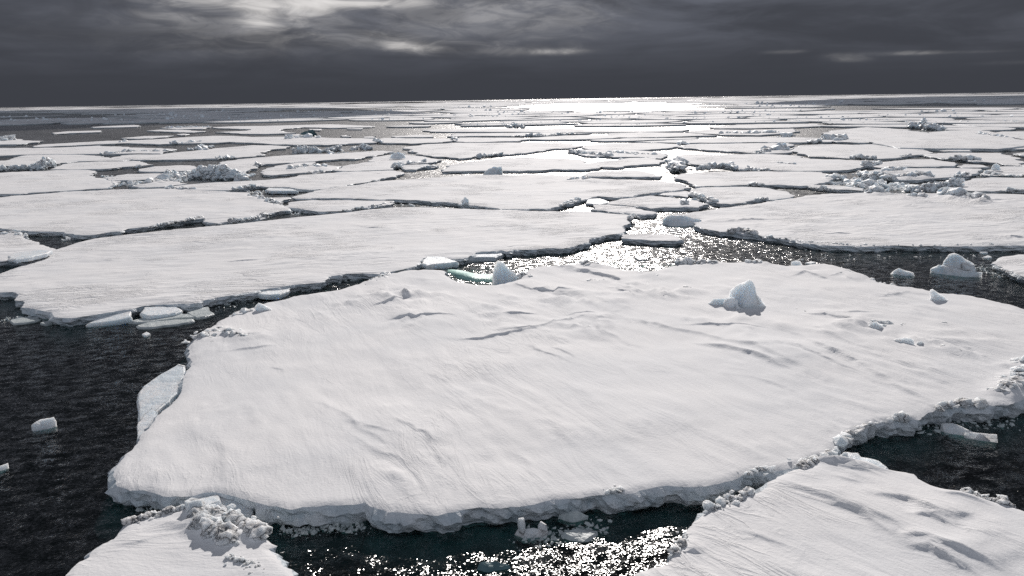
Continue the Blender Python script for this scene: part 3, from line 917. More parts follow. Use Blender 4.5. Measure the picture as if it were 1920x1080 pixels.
# ------------------------------------------------------------------ floes of the middle distance
FL = [
 ('broad floe with a jagged far side, lying behind the long smooth floe', [(-60, 425), (0, 427), (23, 430), (42, 431), (83, 433), (125, 437), (154, 440), (179, 439), (208, 434), (225, 433), (240, 428), (277, 424), (312, 418), (354, 412), (385, 408), (405, 418), (450, 412), (480, 411), (494, 408), (492, 401), (541, 393), (541, 389), (526, 383), (505, 377), (480, 370), (467, 365), (449, 360), (420, 358), (380, 358), (308, 353), (208, 355), (135, 359), (73, 363), (37, 366), (8, 369), (-60, 372)],
  dict(rubble=[([(300, 422), (345, 414), (385, 405)], 0.4, 0.35, 22, 0.0, 0.5), ([(430, 416), (470, 412), (495, 405)], 0.7, 0.5, 30, 0.1, 0.4), ([(465, 366), (500, 374), (530, 384)], 0.7, 0.5, 30, 0.05, 0.5)], sas=0.07)),
 ('flat floe ending in a ragged tip beside the dark pool, above the broad jagged one', [(-50, 327), (0, 325), (42, 322), (83, 321), (108, 319), (167, 319), (182, 323), (173, 327), (178, 333), (194, 334), (208, 338), (212, 345), (209, 352), (146, 356), (104, 358), (73, 360), (37, 363), (8, 363), (-50, 365)], dict(rubble=[([(205, 338), (214, 346), (209, 353)], 0.5, 0.5, 10, 0.0, 0.6)])),
 ('lens-shaped floe with a rounded tip, between the blue rampart and the flat ragged floe', [(94, 318), (104, 313), (115, 310), (135, 306), (187, 303), (250, 302), (275, 306), (288, 309), (262, 311), (229, 313), (208, 316), (173, 317), (125, 318)], dict()),
 ('pointed floe behind the jagged ice rampart', [(-40, 302), (10, 302), (25, 298), (37, 294), (62, 291), (117, 290), (156, 291), (187, 293), (208, 297), (246, 300), (229, 302), (146, 303), (115, 306), (100, 309), (83, 310), (0, 312), (-40, 314)], dict()),
 ('wide pale floe along the shore of the large open lead', [(-40, 282), (0, 279), (62, 279), (125, 277), (187, 274), (240, 276), (292, 278), (330, 280), (308, 285), (300, 288), (250, 288), (187, 289), (121, 290), (42, 291), (0, 293), (-40, 295)], dict(rubble=[([(190, 289), (240, 286), (300, 284)], 2.2, 1.1, 46, 0.0, 0.6)])),
 ('long floe with a crumbled middle, reaching to the small lagoon', [(208, 297), (225, 292), (260, 290), (300, 290), (330, 286), (380, 281), (430, 276), (474, 272), (542, 274), (536, 278), (509, 280), (500, 284), (497, 289), (480, 293), (438, 296), (400, 297), (340, 299), (292, 300), (258, 300), (240, 298)], dict(rubble=[([(355, 282), (380, 279), (400, 277)], 2.5, 1.5, 26, 0.3, 0.6), ([(405, 297), (435, 294)], 1.0, 0.8, 16, 0.1, 0.6)])),
 ('long thin floe bordering the open lead, with low drifts on top', [(62, 276), (80, 272), (150, 268), (200, 265), (245, 264), (290, 262), (360, 257), (400, 255), (430, 255), (470, 257), (530, 256), (580, 257), (620, 258), (680, 258), (709, 259), (703, 266), (655, 268), (615, 271), (551, 271), (510, 270), (475, 268), (430, 266), (400, 268), (340, 269), (300, 271), (270, 270), (240, 269), (195, 271), (130, 274), (66, 277)], dict(rubble=[([(535, 261), (570, 258), (600, 260)], 2.5, 1.4, 24, 0.6, 0.3), ([(320, 270), (380, 266)], 2.0, 1.0, 26, 0.0, 0.6), ([(225, 268), (240, 266)], 1.5, 1.0, 8, 0.1, 0.5)])),
 ('small floe with a rough heap on it at the picture rim, on the open lead', [(-30, 273), (-30, 262), (25, 262), (55, 265), (82, 266), (50, 270), (30, 272)], dict(rubble=[([(-10, 266), (25, 264)], 2.5, 1.7, 30, 0.6, 0.4)])),
 ('narrow white sliver alone in the open lead, the lower of two', [(97, 251), (125, 248), (188, 246), (188, 249), (130, 251), (100, 253)], dict()),
 ('narrow white sliver alone in the open lead, the upper of two', [(171, 240), (215, 237), (255, 235), (257, 239), (230, 240), (175, 241)], dict()),
 ('thin floe just touching the shore of the open lead', [(227, 260), (270, 256), (324, 255), (310, 258), (260, 261)], dict()),
 ('small wavy floe in the open lead below a strip of broken ice', [(276, 246), (300, 244), (340, 244), (386, 247), (350, 249), (300, 247)], dict()),
 ('strip of broken jagged ice in the open lead', [(300, 241), (350, 238), (395, 238), (380, 242), (330, 243)], dict(rubble=[([(310, 241), (350, 240), (390, 239)], 2.5, 1.3, 34, 0.3, 0.6)])),
 ('tiny ice scrap under the wavy floe of the open lead', [(330, 253), (345, 251), (355, 252), (340, 254)], dict()),
 ('forked floe with a dark cut edge in the open lead', [(399, 239), (440, 237), (500, 236), (560, 234), (620, 232), (700, 235), (695, 237), (620, 239), (570, 238), (535, 241), (525, 245), (555, 249), (500, 251), (460, 251), (404, 248), (450, 246), (470, 243), (400, 240)], dict()),
 ('short floe joined to a dark green block in the open lead', [(533, 252), (560, 251), (566, 253), (540, 255)], dict()),
 ('short white floe in the bight of the forked floe', [(580, 241), (604, 241), (600, 244), (585, 243)], dict()),
 ('thin dark-edged strip beyond the forked floe', [(650, 240), (680, 239), (678, 241), (650, 241)], dict()),
 ('tiny pale scrap between forked floe and the wide glinting water', [(640, 253), (656, 252), (655, 255), (642, 255)], dict()),
 ('small strip floating on the glinting water near the shore of the lead', [(682, 255), (705, 254), (703, 257), (682, 257)], dict()),
 ('flat dark-edged floe at the rim of the glinting water', [(735, 254), (780, 251), (812, 252), (810, 255), (740, 256)], dict()),
 ('oblique floe running from the blue ice ridge to the lagoon', [(398, 312), (410, 304), (450, 298), (500, 294), (555, 290), (620, 288), (680, 284), (718, 281), (738, 283), (718, 287), (690, 292), (665, 297), (640, 297), (590, 302), (560, 303), (520, 306), (490, 308), (480, 312), (470, 318), (450, 325), (430, 318)], dict(rubble=[([(405, 299), (440, 296)], 1.0, 0.8, 16, 0.0, 0.5), ([(475, 310), (490, 309)], 0.6, 0.7, 8, 0.1, 0.5)])),
 ('rumpled floe with a snowy knoll, right beside the blue ice ridge', [(488, 323), (500, 315), (520, 310), (560, 304), (590, 303), (605, 309), (640, 311), (622, 318), (610, 322), (590, 325), (570, 323), (545, 325), (510, 328), (495, 327)], dict(rubble=[([(545, 318), (575, 314), (600, 314)], 1.6, 0.9, 26, 0.4, 0.25), ([(575, 325), (605, 322)], 0.6, 0.8, 10, 0.0, 0.5)])),
 ('flat floe with a low rolled edge, next to the rumpled knoll floe', [(624, 318), (640, 311), (680, 304), (720, 301), (760, 303), (748, 312), (738, 317), (690, 319), (645, 320)], dict(rubble=[([(738, 314), (752, 308)], 0.9, 0.9, 12, 0.1, 0.5)])),
 ('tapering floe behind the oval plateau floe, broken plate on its flank', [(481, 347), (484, 340), (520, 336), (545, 332), (560, 328), (640, 322), (700, 320), (740, 319), (757, 322), (740, 330), (712, 335), (682, 342), (640, 349), (620, 351), (590, 355), (565, 354), (542, 350), (500, 350)], dict()),
 ('great oval plateau floe with a single lump at its near brink', [(546, 369), (560, 365), (600, 356), (640, 349), (690, 343), (740, 337), (790, 334), (850, 330), (920, 327), (1000, 326), (1080, 329), (1130, 335), (1190, 336), (1240, 339), (1280, 345), (1295, 351), (1270, 356), (1220, 361), (1195, 364), (1187, 368), (1150, 369), (1120, 367), (1085, 375), (1075, 380), (1050, 386), (1020, 391), (970, 392), (940, 391), (900, 386), (860, 381), (830, 378), (790, 375), (740, 373), (700, 373), (640, 371), (590, 371), (560, 372)],
  dict(sas=0.06, rubble=[([(1050, 386), (1075, 378), (1085, 373)], 0.4, 0.4, 18, 0.0, 0.5), ([(1066, 337), (1082, 335)], 0.6, 0.5, 6, 0.1, 0.3), ([(1100, 336), (1105, 334)], 0.4, 0.6, 5, 0.2, 0.6)])),
 ('blunt floe tucked under the near side of the oval plateau', [(530, 386), (545, 378), (600, 375), (660, 375), (700, 376), (737, 376), (738, 380), (710, 385), (680, 389), (650, 394), (610, 396), (570, 392), (545, 389)], dict(rubble=[([(640, 395), (690, 388), (735, 379)], 0.4, 0.4, 22, 0.0, 0.5)])),
 ('small chip of floe wedged between the jagged floe and the oval plateau', [(500, 375), (510, 370), (540, 369), (533, 374), (525, 378)], dict()),
 ('snowy floe at the foot of the blue ice ridge', [(309, 352), (330, 348), (370, 344), (420, 341), (480, 338), (530, 334), (540, 336), (520, 341), (490, 344), (480, 349), (460, 352), (430, 356), (380, 357), (340, 357)], dict(rubble=[([(310, 353), (365, 355)], 0.6, 0.6, 26, 0.0, 0.5), ([(435, 355), (465, 351), (480, 347)], 0.6, 0.7, 14, 0.0, 0.7)])),
 ('little floe in the dark pool before the blue ice ridge', [(195, 333), (240, 326), (300, 325), (320, 328), (300, 335), (260, 337), (215, 338)], dict()),
 ('brash-strewn floe below the little floe of the dark pool', [(240, 347), (282, 342), (330, 338), (352, 344), (300, 350), (260, 351)], dict(rubble=[([(230, 348), (280, 344), (340, 340)], 1.6, 0.8, 60, 0.1, 0.5), ([(300, 340), (330, 335)], 1.6, 1.1, 20, 0.4, 0.3)])),
 ('snow-topped floe adjoining the blue ridge on the side of the lens-shaped floe', [(260, 317), (290, 312), (330, 310), (365, 311), (375, 316), (350, 320), (300, 322), (262, 321)], dict(rubble=[([(255, 316), (262, 311)], 0.6, 0.9, 5, 0.1, 0.7)])),
 ('floe at the picture rim carrying a tilted plate, beside the triangular pool', [(-40, 437), (0, 441), (20, 436), (45, 447), (75, 455), (105, 466), (85, 476), (60, 484), (20, 488), (0, 489), (-40, 490)], dict(rubble=[([(0, 440), (20, 437), (42, 444)], 0.7, 0.5, 40, 0.1, 0.4)], foot=0.6)),
 ('round-ended floe pointing at the glitter lane, behind the oblong slab floe', [(780, 287), (765, 282), (760, 275), (800, 269), (850, 266), (920, 266), (1000, 265), (1060, 266), (1095, 271), (1080, 275), (1040, 277), (1005, 282), (985, 285), (945, 288), (900, 291), (885, 294), (860, 296), (842, 294), (810, 292)], dict(rubble=[([(895, 293), (940, 288)], 0.6, 0.9, 24, 0.0, 0.6)])),
 ('oblong slab floe with a big lump against its near side', [(829, 321), (838, 313), (850, 307), (900, 300), (950, 295), (1000, 294), (1060, 296), (1090, 298), (1092, 303), (1105, 306), (1130, 311), (1125, 314), (1080, 317), (1040, 316), (1000, 319), (950, 319), (900, 319), (860, 320)], dict()),
 ('uneven floe with a boulder, between the lagoon and the oblong slab floe', [(693, 302), (700, 294), (725, 290), (770, 290), (800, 294), (828, 299), (810, 303), (770, 306), (740, 305)], dict(rubble=[([(765, 305), (800, 303)], 0.6, 0.7, 14, 0.0, 0.5)])),
 ('crumb-edged small floe below the boulder floe', [(755, 314), (765, 308), (800, 307), (822, 310), (815, 313), (795, 313), (780, 317), (760, 317)], dict(rubble=[([(790, 314), (820, 311)], 0.5, 0.6, 10, 0.0, 0.6)])),
 ('thick dark-sided floe standing in the glitter lane', [(1092, 328), (1100, 325), (1140, 319), (1190, 319), (1225, 325), (1242, 329), (1235, 331), (1190, 331), (1150, 331), (1110, 330)], dict()),
 ('tongue-shaped floe with an undercut notch, above the thick dark-sided one', [(1105, 308), (1120, 302), (1180, 295), (1230, 295), (1250, 300), (1235, 306), (1180, 309), (1155, 313), (1130, 312)], dict()),
 ('dirty-looking floe strewn with rubble, at the bend of the glitter lane', [(1066, 281), (1080, 279), (1120, 279), (1180, 279), (1230, 283), (1250, 290), (1240, 296), (1200, 293), (1150, 293), (1110, 291), (1085, 287)], dict(rubble=[([(1070, 282), (1100, 287), (1150, 292)], 1.4, 1.0, 40, 0.1, 0.5), ([(1150, 286), (1230, 290)], 3.0, 0.9, 30, 0.0, 0.5)])),
 ('clean floe directly behind the rubble-strewn one', [(1098, 277), (1096, 271), (1140, 267), (1200, 266), (1260, 268), (1280, 273), (1240, 277), (1190, 280), (1140, 280)], dict(rubble=[([(1275, 271), (1285, 269)], 1.0, 1.0, 8, 0.4, 0.5)])),
 ('smooth floe with a long black undercut, past the end of the glitter lane', [(1275, 275), (1290, 269), (1340, 268), (1420, 267), (1480, 267), (1488, 272), (1470, 276), (1484, 281), (1470, 286), (1440, 287), (1400, 285), (1350, 281), (1310, 278)], dict(rubble=[([(1420, 286), (1460, 282), (1475, 280)], 1.8, 1.4, 34, 0.5, 0.55)])),
 ('wide floe crossed by a belt of hummocks, opposite the glitter lane', [(1270, 290), (1310, 288), (1340, 290), (1380, 288), (1440, 288), (1480, 290), (1520, 297), (1570, 299), (1600, 300), (1645, 301), (1655, 304), (1635, 308), (1620, 312), (1590, 318), (1560, 319), (1500, 320), (1440, 318), (1380, 315), (1330, 310), (1285, 305), (1262, 302)], dict(rubble=[([(1265, 304), (1275, 312), (1262, 320)], 1.6, 1.4, 46, 0.8, 0.5), ([(1310, 318), (1340, 314), (1380, 316)], 1.2, 1.0, 36, 0.6, 0.35), ([(1400, 318), (1440, 319)], 1.0, 0.7, 22, 0.1, 0.5), ([(1370, 310), (1375, 316)], 0.8, 1.0, 8, 0.5, 0.4), ([(1460, 305), (1490, 307)], 0.8, 0.6, 12, 0.0, 0.5)])),
 ('flat straight floe with a dark slanting end, below the hummock belt', [(1263, 331), (1275, 325), (1330, 322), (1400, 321), (1480, 321), (1540, 322), (1560, 326), (1580, 332), (1555, 338), (1535, 343), (1500, 348), (1460, 346), (1400, 346), (1350, 348), (1305, 349), (1290, 342), (1275, 335)], dict(rubble=[([(1400, 347), (1430, 346)], 0.6, 0.6, 18, 0.0, 0.5), ([(1555, 331), (1575, 336)], 0.8, 0.8, 16, 0.2, 0.4)])),
 ('round pancake-like floe with a scalloped near edge, beside the drifted headland floe', [(1295, 358), (1305, 353), (1340, 350), (1390, 350), (1440, 352), (1475, 358), (1492, 366), (1480, 370), (1450, 374), (1435, 371), (1410, 375), (1395, 379), (1370, 382), (1350, 381), (1335, 377), (1315, 370), (1300, 364)], dict(rubble=[([(1298, 362), (1315, 369), (1345, 379)], 0.5, 0.5, 26, 0.1, 0.6), ([(1415, 374), (1440, 371)], 0.4, 0.4, 14, 0.0, 0.4)])),
 ('big drifted headland floe with a straight black waterline', [(1303, 422), (1316, 414), (1310, 410), (1270, 408), (1262, 402), (1300, 397), (1330, 393), (1350, 389), (1380, 386), (1410, 383), (1440, 377), (1480, 372), (1510, 366), (1560, 362), (1620, 361), (1660, 362), (1720, 362), (1780, 363), (1840, 363), (1925, 365), (1990, 370), (1990, 455), (1925, 460), (1880, 460), (1830, 461), (1780, 461), (1720, 461), (1660, 460), (1600, 460), (1550, 459), (1520, 456), (1480, 449), (1440, 444), (1420, 439), (1380, 435), (1350, 434), (1330, 430)],
  dict(sas=0.08, und=0.14, foot=0.7, grid=0.34, rubble=[([(1365, 434), (1390, 434), (1415, 438)], 0.4, 0.45, 40, 0.15, 0.25), ([(1430, 442), (1500, 452), (1600, 459)], 0.3, 0.22, 26, 0.0, 0.4), ([(1600, 460), (1760, 459), (1920, 458)], 0.3, 0.22, 16, 0.0, 0.4), ([(1640, 362), (1665, 363)], 1.2, 1.0, 12, 0.3, 0.25), ([(1770, 366), (1800, 370), (1840, 376)], 1.2, 0.9, 30, 0.5, 0.15), ([(1740, 369), (1700, 366)], 1.0, 0.6, 12, 0.0, 0.3)],
       drifts=[([(1305, 412), (1400, 410), (1500, 406)], 0.3, 2.0, 0.6), ([(1590, 388), (1640, 394)], 0.25, 1.5, 0.4), ([(1540, 434), (1600, 433)], 0.2, 0.8, 0.2), ([(1690, 386), (1710, 383), (1730, 388)], 0.5, 1.5, 0.5), ([(1830, 374), (1860, 372), (1920, 373)], 0.25, 1.5, 0.4), ([(1880, 442), (1925, 443)], 0.2, 0.8, 0.2), ([(1370, 432), (1420, 415)], 0.2, 2.5, 0.8)])),
 ('smooth floe meeting the teal ice rampart at the picture rim', [(1800, 352), (1805, 342), (1820, 335), (1860, 332), (1925, 333), (1980, 335), (1980, 356), (1925, 356), (1880, 357), (1840, 358), (1815, 357)], dict(rubble=[([(1880, 358), (1920, 357)], 0.6, 0.7, 8, 0.0, 0.4)])),
 ('ridged floe with a broken face just above the teal ice rampart', [(1610, 325), (1640, 317), (1700, 315), (1790, 315), (1838, 316), (1836, 324), (1800, 331), (1760, 333), (1720, 337), (1680, 336), (1640, 333)], dict(rubble=[([(1612, 327), (1640, 332), (1670, 336)], 1.4, 1.0, 50, 0.3, 0.5), ([(1690, 333), (1740, 331)], 0.8, 1.1, 24, 0.3, 0.2), ([(1790, 331), (1815, 327)], 0.8, 0.9, 14, 0.1, 0.5), ([(1660, 322), (1690, 320)], 0.8, 1.0, 12, 0.4, 0.3)])),
 ('floe with hummocks along its dark inner crack, near the picture rim', [(1730, 290), (1760, 287), (1830, 287), (1880, 287), (1895, 294), (1918, 303), (1908, 311), (1880, 308), (1850, 304), (1820, 302), (1790, 298), (1750, 295)], dict(rubble=[([(1785, 299), (1830, 300)], 1.0, 1.0, 28, 0.3, 0.4)])),
 ('leaf-shaped floe between the hummock-belt floe and the dark inner crack', [(1625, 311), (1655, 305), (1700, 299), (1750, 298), (1795, 307), (1790, 311), (1750, 312), (1690, 312), (1650, 314)], dict(rubble=[([(1625, 311), (1650, 306)], 0.8, 1.2, 12, 0.3, 0.2)])),
 ('broad bare floe lying across behind the leaf-shaped floe', [(1490, 278), (1500, 272), (1540, 270), (1600, 271), (1655, 270), (1703, 273), (1739, 280), (1746, 287), (1710, 291), (1690, 294), (1655, 297), (1600, 297), (1570, 295), (1545, 293), (1520, 293), (1495, 287), (1486, 282)], dict(rubble=[([(1600, 297), (1640, 298)], 1.2, 0.9, 18, 0.2, 0.3), ([(1690, 293), (1708, 291)], 0.5, 0.7, 12, 0.0, 0.6)])),
 ('large plain floe under the glassy rubble heap', [(1535, 262), (1560, 253), (1540, 249), (1560, 244), (1624, 238), (1703, 243), (1749, 251), (1762, 261), (1755, 265), (1737, 267), (1700, 268), (1650, 267), (1610, 267), (1570, 265)], dict(rubble=[([(1540, 261), (1570, 262), (1580, 260)], 2.0, 1.8, 26, 0.3, 0.5), ([(1520, 267), (1535, 266)], 1.2, 1.2, 10, 0.1, 0.4)])),
 ('floe with a dark near wall at the rim, level with the leaf-shaped floe', [(1738, 276), (1780, 270), (1800, 263), (1850, 261), (1920, 263), (1990, 265), (1990, 279), (1920, 280), (1870, 280), (1825, 279), (1790, 276), (1760, 278)], dict()),
 ('plain floe at the picture rim behind the dark-walled one', [(1850, 252), (1880, 248), (1920, 248), (1990, 249), (1990, 261), (1920, 262), (1875, 259)], dict()),
 ('narrow floe with a black shadow line beside the glassy rubble heap', [(1755, 251), (1790, 247), (1850, 247), (1840, 252), (1790, 252)], dict(rubble=[([(1835, 253), (1860, 257), (1880, 260)], 1.5, 1.2, 20, 0.0, 0.6)])),
 ('flat far floe to the side of the glassy rubble heap', [(1765, 238), (1820, 234), (1870, 236), (1905, 242), (1880, 245), (1820, 246), (1775, 244)], dict()),
 ('small floe at the picture rim above the bluish boulder', [(1900, 288), (1925, 285), (1980, 286), (1980, 293), (1915, 292)], dict()),
 ('corner of a floe at the picture rim beside the inner crack floe', [(1910, 310), (1940, 305), (1980, 305), (1980, 312), (1925, 312)], dict()),
 ('brashy floe carrying the bluish boulder at the picture rim', [(1840, 326), (1862, 317), (1880, 312), (1940, 312), (1980, 313), (1980, 329), (1900, 330), (1870, 329)], dict(rubble=[([(1850, 325), (1880, 329), (1920, 331)], 0.8, 0.6, 40, 0.0, 0.6)])),
 ('tilted-looking slab floe in the pool before the brash field', [(1513, 348), (1520, 346), (1580, 348), (1620, 353), (1619, 357), (1580, 355), (1540, 352)], dict(rubble=[([(1525, 353), (1560, 356)], 0.5, 0.5, 12, 0.0, 0.5)])),
 ('strip floe with a crusted top between leaf floe and bluish boulder', [(1798, 313), (1808, 308), (1840, 309), (1855, 313), (1835, 314), (1805, 314)], dict()),
 ('crusted strip floe before the dark-walled floe', [(1760, 283), (1790, 281), (1825, 280), (1822, 284), (1770, 284)], dict()),
 ('flat-topped islet floe in the glittering strait, dark along its near side', [(1165, 446), (1168, 439), (1195, 437), (1250, 438), (1279, 448), (1270, 451), (1220, 450), (1180, 447)], dict(fb=0.5)),
 ('white floe at the picture rim behind the small berg', [(1860, 493), (1880, 480), (1910, 476), (1960, 476), (2000, 490), (2000, 525), (1930, 523), (1905, 512), (1880, 503)], dict(foot=0.8, rubble=[([(1865, 500), (1900, 514)], 0.4, 0.2, 14, 0.0, 0.4)])),
 ('wedge floe with a thin dark edge between oval plateau and glittering strait', [(1138, 382), (1150, 376), (1190, 370), (1220, 366), (1260, 370), (1310, 376), (1330, 382), (1310, 388), (1270, 388), (1220, 390), (1195, 386)], dict(rubble=[([(1280, 384), (1285, 382)], 0.3, 0.6, 5, 0.3, 0.7)])),
 ('flat floe wedged below the thin-edged wedge, dark along the strait', [(1108, 392), (1112, 383), (1140, 383), (1190, 388), (1232, 398), (1225, 401), (1195, 401), (1160, 398)], dict()),
 ('low strip of grey ice in the glitter behind the wedge floe', [(1215, 362), (1235, 358), (1280, 357), (1300, 362), (1290, 369), (1250, 366)], dict(fb=0.25)),
 ('far floe with a bitten dark end, first past the wide glinting water', [(792, 243), (810, 241), (900, 240), (960, 238), (1000, 240), (1080, 241), (1100, 245), (1020, 246), (960, 245), (910, 245), (855, 245), (815, 245)], dict()),
 ('far floe with a black underside, below the bitten-end floe', [(855, 248), (950, 247), (1040, 246), (1110, 247), (1070, 249), (1010, 252), (970, 253), (880, 253), (840, 254)], dict()),
 ('low floe between the lagoon and the wide glinting water', [(700, 262), (720, 257), (760, 258), (850, 258), (848, 263), (810, 266), (770, 268), (712, 266)], dict(rubble=[([(703, 263), (715, 266)], 1.2, 1.2, 12, 0.1, 0.5)])),
 ('far floe throwing a long dark shadow, just behind the round-ended floe', [(874, 265), (852, 262), (860, 256), (960, 256), (1000, 258), (972, 262), (920, 264)], dict(rubble=[([(853, 258), (858, 262)], 0.8, 1.3, 6, 0.4, 0.5)])),
 ('crumbling far floe beside the long-shadow floe', [(1000, 256), (1060, 252), (1130, 250), (1170, 252), (1150, 257), (1100, 259), (1030, 260), (985, 259)], dict(rubble=[([(960, 254), (1020, 251), (1080, 249)], 2.0, 1.0, 40, 0.0, 0.6)])),
 ('far floe on the edge of a bright glitter strip', [(1010, 240), (1060, 238), (1130, 242), (1200, 243), (1290, 241), (1280, 244), (1200, 246), (1120, 246), (1060, 244)], dict()),
 ('second far floe from the bright glitter strip, thinly cracked', [(1140, 248), (1200, 246), (1280, 247), (1345, 252), (1300, 253), (1240, 255), (1180, 256), (1130, 254)], dict()),
 ('thin far floe under the thinly cracked one', [(1110, 260), (1180, 257), (1260, 257), (1310, 256), (1310, 258), (1240, 260), (1180, 262), (1120, 262)], dict()),
 ('wide far floe behind the long black undercut floe', [(1190, 264), (1250, 261), (1340, 257), (1400, 255), (1470, 256), (1540, 258), (1560, 265), (1500, 266), (1420, 265), (1350, 266), (1270, 266)], dict(rubble=[([(1470, 256), (1485, 254)], 1.6, 1.5, 10, 0.3, 0.4)])),
 ('far floe fringed by a row of lumps', [(1285, 245), (1330, 241), (1400, 242), (1490, 240), (1500, 245), (1480, 248), (1420, 252), (1350, 250), (1300, 247)], dict(rubble=[([(1350, 249), (1400, 250), (1460, 247)], 2.0, 1.2, 40, 0.2, 0.4)])),
 ('far floe behind the lump-fringed one', [(1330, 237), (1380, 232), (1450, 231), (1530, 231), (1555, 235), (1480, 238), (1400, 239), (1350, 239)], dict()),
]
TR = []
for lab, pts, o in FL:
    o = dict(o)
    fb = o.pop('fb', 0.5)
    dist0 = min(np.hypot(*P(u, v)) for u, v in pts)
    o.setdefault('und', 0.08)
    o.setdefault('sas', 0.06)
    if dist0 > 200:
        fb = 0.62
    make_floe(lab, pts, fb, **o)
    TR.append(np.array(pts, float))

# ------------------------------------------------------------------ ridges, bergs, blocks and slabs
G_RIDGE = 'upright ramparts of old ice'


def ridge(label, line, width, size, count, height, mat, blocky=0.6, seed=1, name='ice_ridge', z=0.0):
    ln = np.array([P(u, v, z) for u, v in line])
    c = ln.mean(0)
    r = np.random.default_rng(seed)
    seg = np.hypot(*np.diff(ln, axis=0).T)
    cum = np.concatenate([[0], np.cumsum(seg)])
    spots = []
    size *= 0.78
    count = int(count * 1.25)
    prof = height if isinstance(height, (list, tuple)) else [height] * 5
    for _ in range(count):
        t = r.uniform(0, cum[-1])
        i = max(0, min(len(seg) - 1, int(np.searchsorted(cum, t) - 1)))
        p = ln[i] + (t - cum[i]) / seg[i] * (ln[i + 1] - ln[i])
        hmax = np.interp(t / cum[-1], np.linspace(0, 1, len(prof)), prof)
        k = r.uniform(0, 1)
        w = (1 - k) * r.normal(0, 0.5) * width
        dn = p / np.hypot(*p)
        spots.append((*(p + dn * w - c), 0.1 + k * hmax, size * min(1.3, np.exp(r.normal(-0.25, 0.4))) * (1.1 - 0.5 * k)))
    v, f = pile(spots, r, blocky)
    o = mesh_obj(name, v, f, mat, loc=(c[0], c[1], z), smooth=False)
    return tag(o, label, 'ice ridge', G_RIDGE)


ridge('long bluish rampart of piled ice behind the snowy floe, greenish at one end', [(345, 336), (375, 335), (420, 337), (468, 339)], 2.4, 1.25, 150, [0.3, 1.9, 2.2, 1.5, 0.7], M_BLUE, 0.65, 5)
ridge('jagged low ice rampart at the picture rim, before the pointed floe', [(-20, 323), (40, 321), (80, 319), (102, 315)], 1.2, 0.85, 120, [0.6, 0.7, 1.0, 2.2, 1.6], M_RUBBLE, 0.6, 6)
ridge('teal-tinged rampart of stacked ice in the brash pool', [(1695, 360), (1735, 360), (1770, 358), (1803, 356)], 1.2, 0.75, 130, [0.3, 0.8, 0.9, 1.3, 1.2], M_BLUE, 0.6, 7)
ridge('glassy rubble heap standing up beside the large plain far floe', [(1708, 243), (1725, 243), (1745, 246), (1765, 245)], 3.0, 1.9, 100, [2.0, 4.2, 1.8, 2.4, 1.0], M_BLUE, 0.75, 8)
ridge('crumbled grey heap in front of the blue rampart', [(302, 341), (320, 337), (335, 333)], 1.8, 0.9, 60, [0.6, 1.3, 1.2, 0.6], M_RUBBLE, 0.35, 9)
ridge('low snowy hump ridge by the lagoon, like a beached whale', [(552, 288), (575, 286), (600, 286)], 2.0, 1.2, 40, [0.6, 1.5, 1.2, 0.5], M_RUBBLE, 0.15, 12)
ridge('knobbly ice heap afloat between whale-like hump and lagoon', [(605, 286), (630, 284), (640, 283)], 1.6, 1.1, 34, [0.3, 1.0, 1.0], M_RUBBLE, 0.6, 13)
ridge('loose knobbly heap at the far end of the lagoon', [(660, 281), (678, 280), (695, 281)], 1.8, 1.1, 34, [0.3, 1.3, 0.5], M_RUBBLE, 0.6, 14)
ridge('dark clump of blocks beside the bright glinting strip', [(950, 238), (965, 237), (980, 238)], 3.0, 1.5, 30, [1.2, 1.4, 0.8], M_BLUE, 0.6, 15, z=0.6)

B = 'blocks standing on the ice'
piece('tall weathered ice pinnacle standing on the huge hummocky floe', (1398, 574), [(-1.2, 0.5, -0.1), (-1.1, 0.35, 0.95), (-0.45, 0.15, 1.55), (0.15, 0.05, 1.9), (0.36, 0.05, 1.72), (0.62, 0.0, 1.15), (0.8, -0.2, 0.5), (0.9, -0.55, -0.1), (-0.1, -0.5, -0.1), (-0.45, 0.0, 0.6), (0.3, 1.2, -0.1)], 3, 0.74, M_BLUE, 'ice_pinnacle', 'ice pinnacle', B,
      extra=[[(0.3, -0.2, -0.1), (0.6, 0.0, 0.9), (0.95, 0.0, 0.62), (1.5, 0.1, -0.1), (1.0, -0.5, -0.1), (0.8, 0.6, -0.1)], [(-1.65, -0.5, -0.1), (-1.35, -0.45, 0.5), (-0.95, -0.55, 0.78), (-0.55, -0.65, 0.6), (-0.4, -0.8, -0.1), (-1.2, -1.0, -0.1), (-0.8, 0.2, 0.3)], [(-2.7, -0.1, -0.1), (-2.2, -0.15, 0.42), (-1.2, 0.0, 0.5), (-1.0, -0.3, -0.1), (-1.9, 0.4, 0.0), (-2.0, -0.5, -0.1)], [(-0.75, -0.9, -0.1), (-0.6, -0.85, 0.35), (-0.3, -0.9, 0.1), (-0.2, -1.1, -0.1), (-0.6, -1.3, -0.1), (-0.5, -0.5, 0.0)]], amp=0.055, scale=0.8)
piece('leaning shark-fin plate of ice on the seaward rim of the huge floe', (1757, 563), [(-0.55, -0.1, -0.1), (-0.62, 0.1, 0.85), (-0.45, 0.2, 0.9), (0.35, 0.2, 0.42), (1.0, 0.1, -0.1), (0.2, -0.35, -0.1), (-0.3, 0.5, -0.1)], 4, 0.74, M_BLUE, group=B, amp=0.05, scale=0.66)
piece('upright plate of ice at the green bay of the huge floe', (938, 531), [(-0.55, -0.1, -0.4), (-0.5, 0.1, 0.8), (-0.15, 0.15, 1.55), (0.2, 0.15, 1.4), (0.85, 0.1, 0.75), (1.3, 0.2, 0.3), (1.0, -0.4, -0.4), (0.2, -0.45, -0.4), (0.3, 0.6, -0.4)], 6, 0.1, M_BLUE, group=B, amp=0.06)
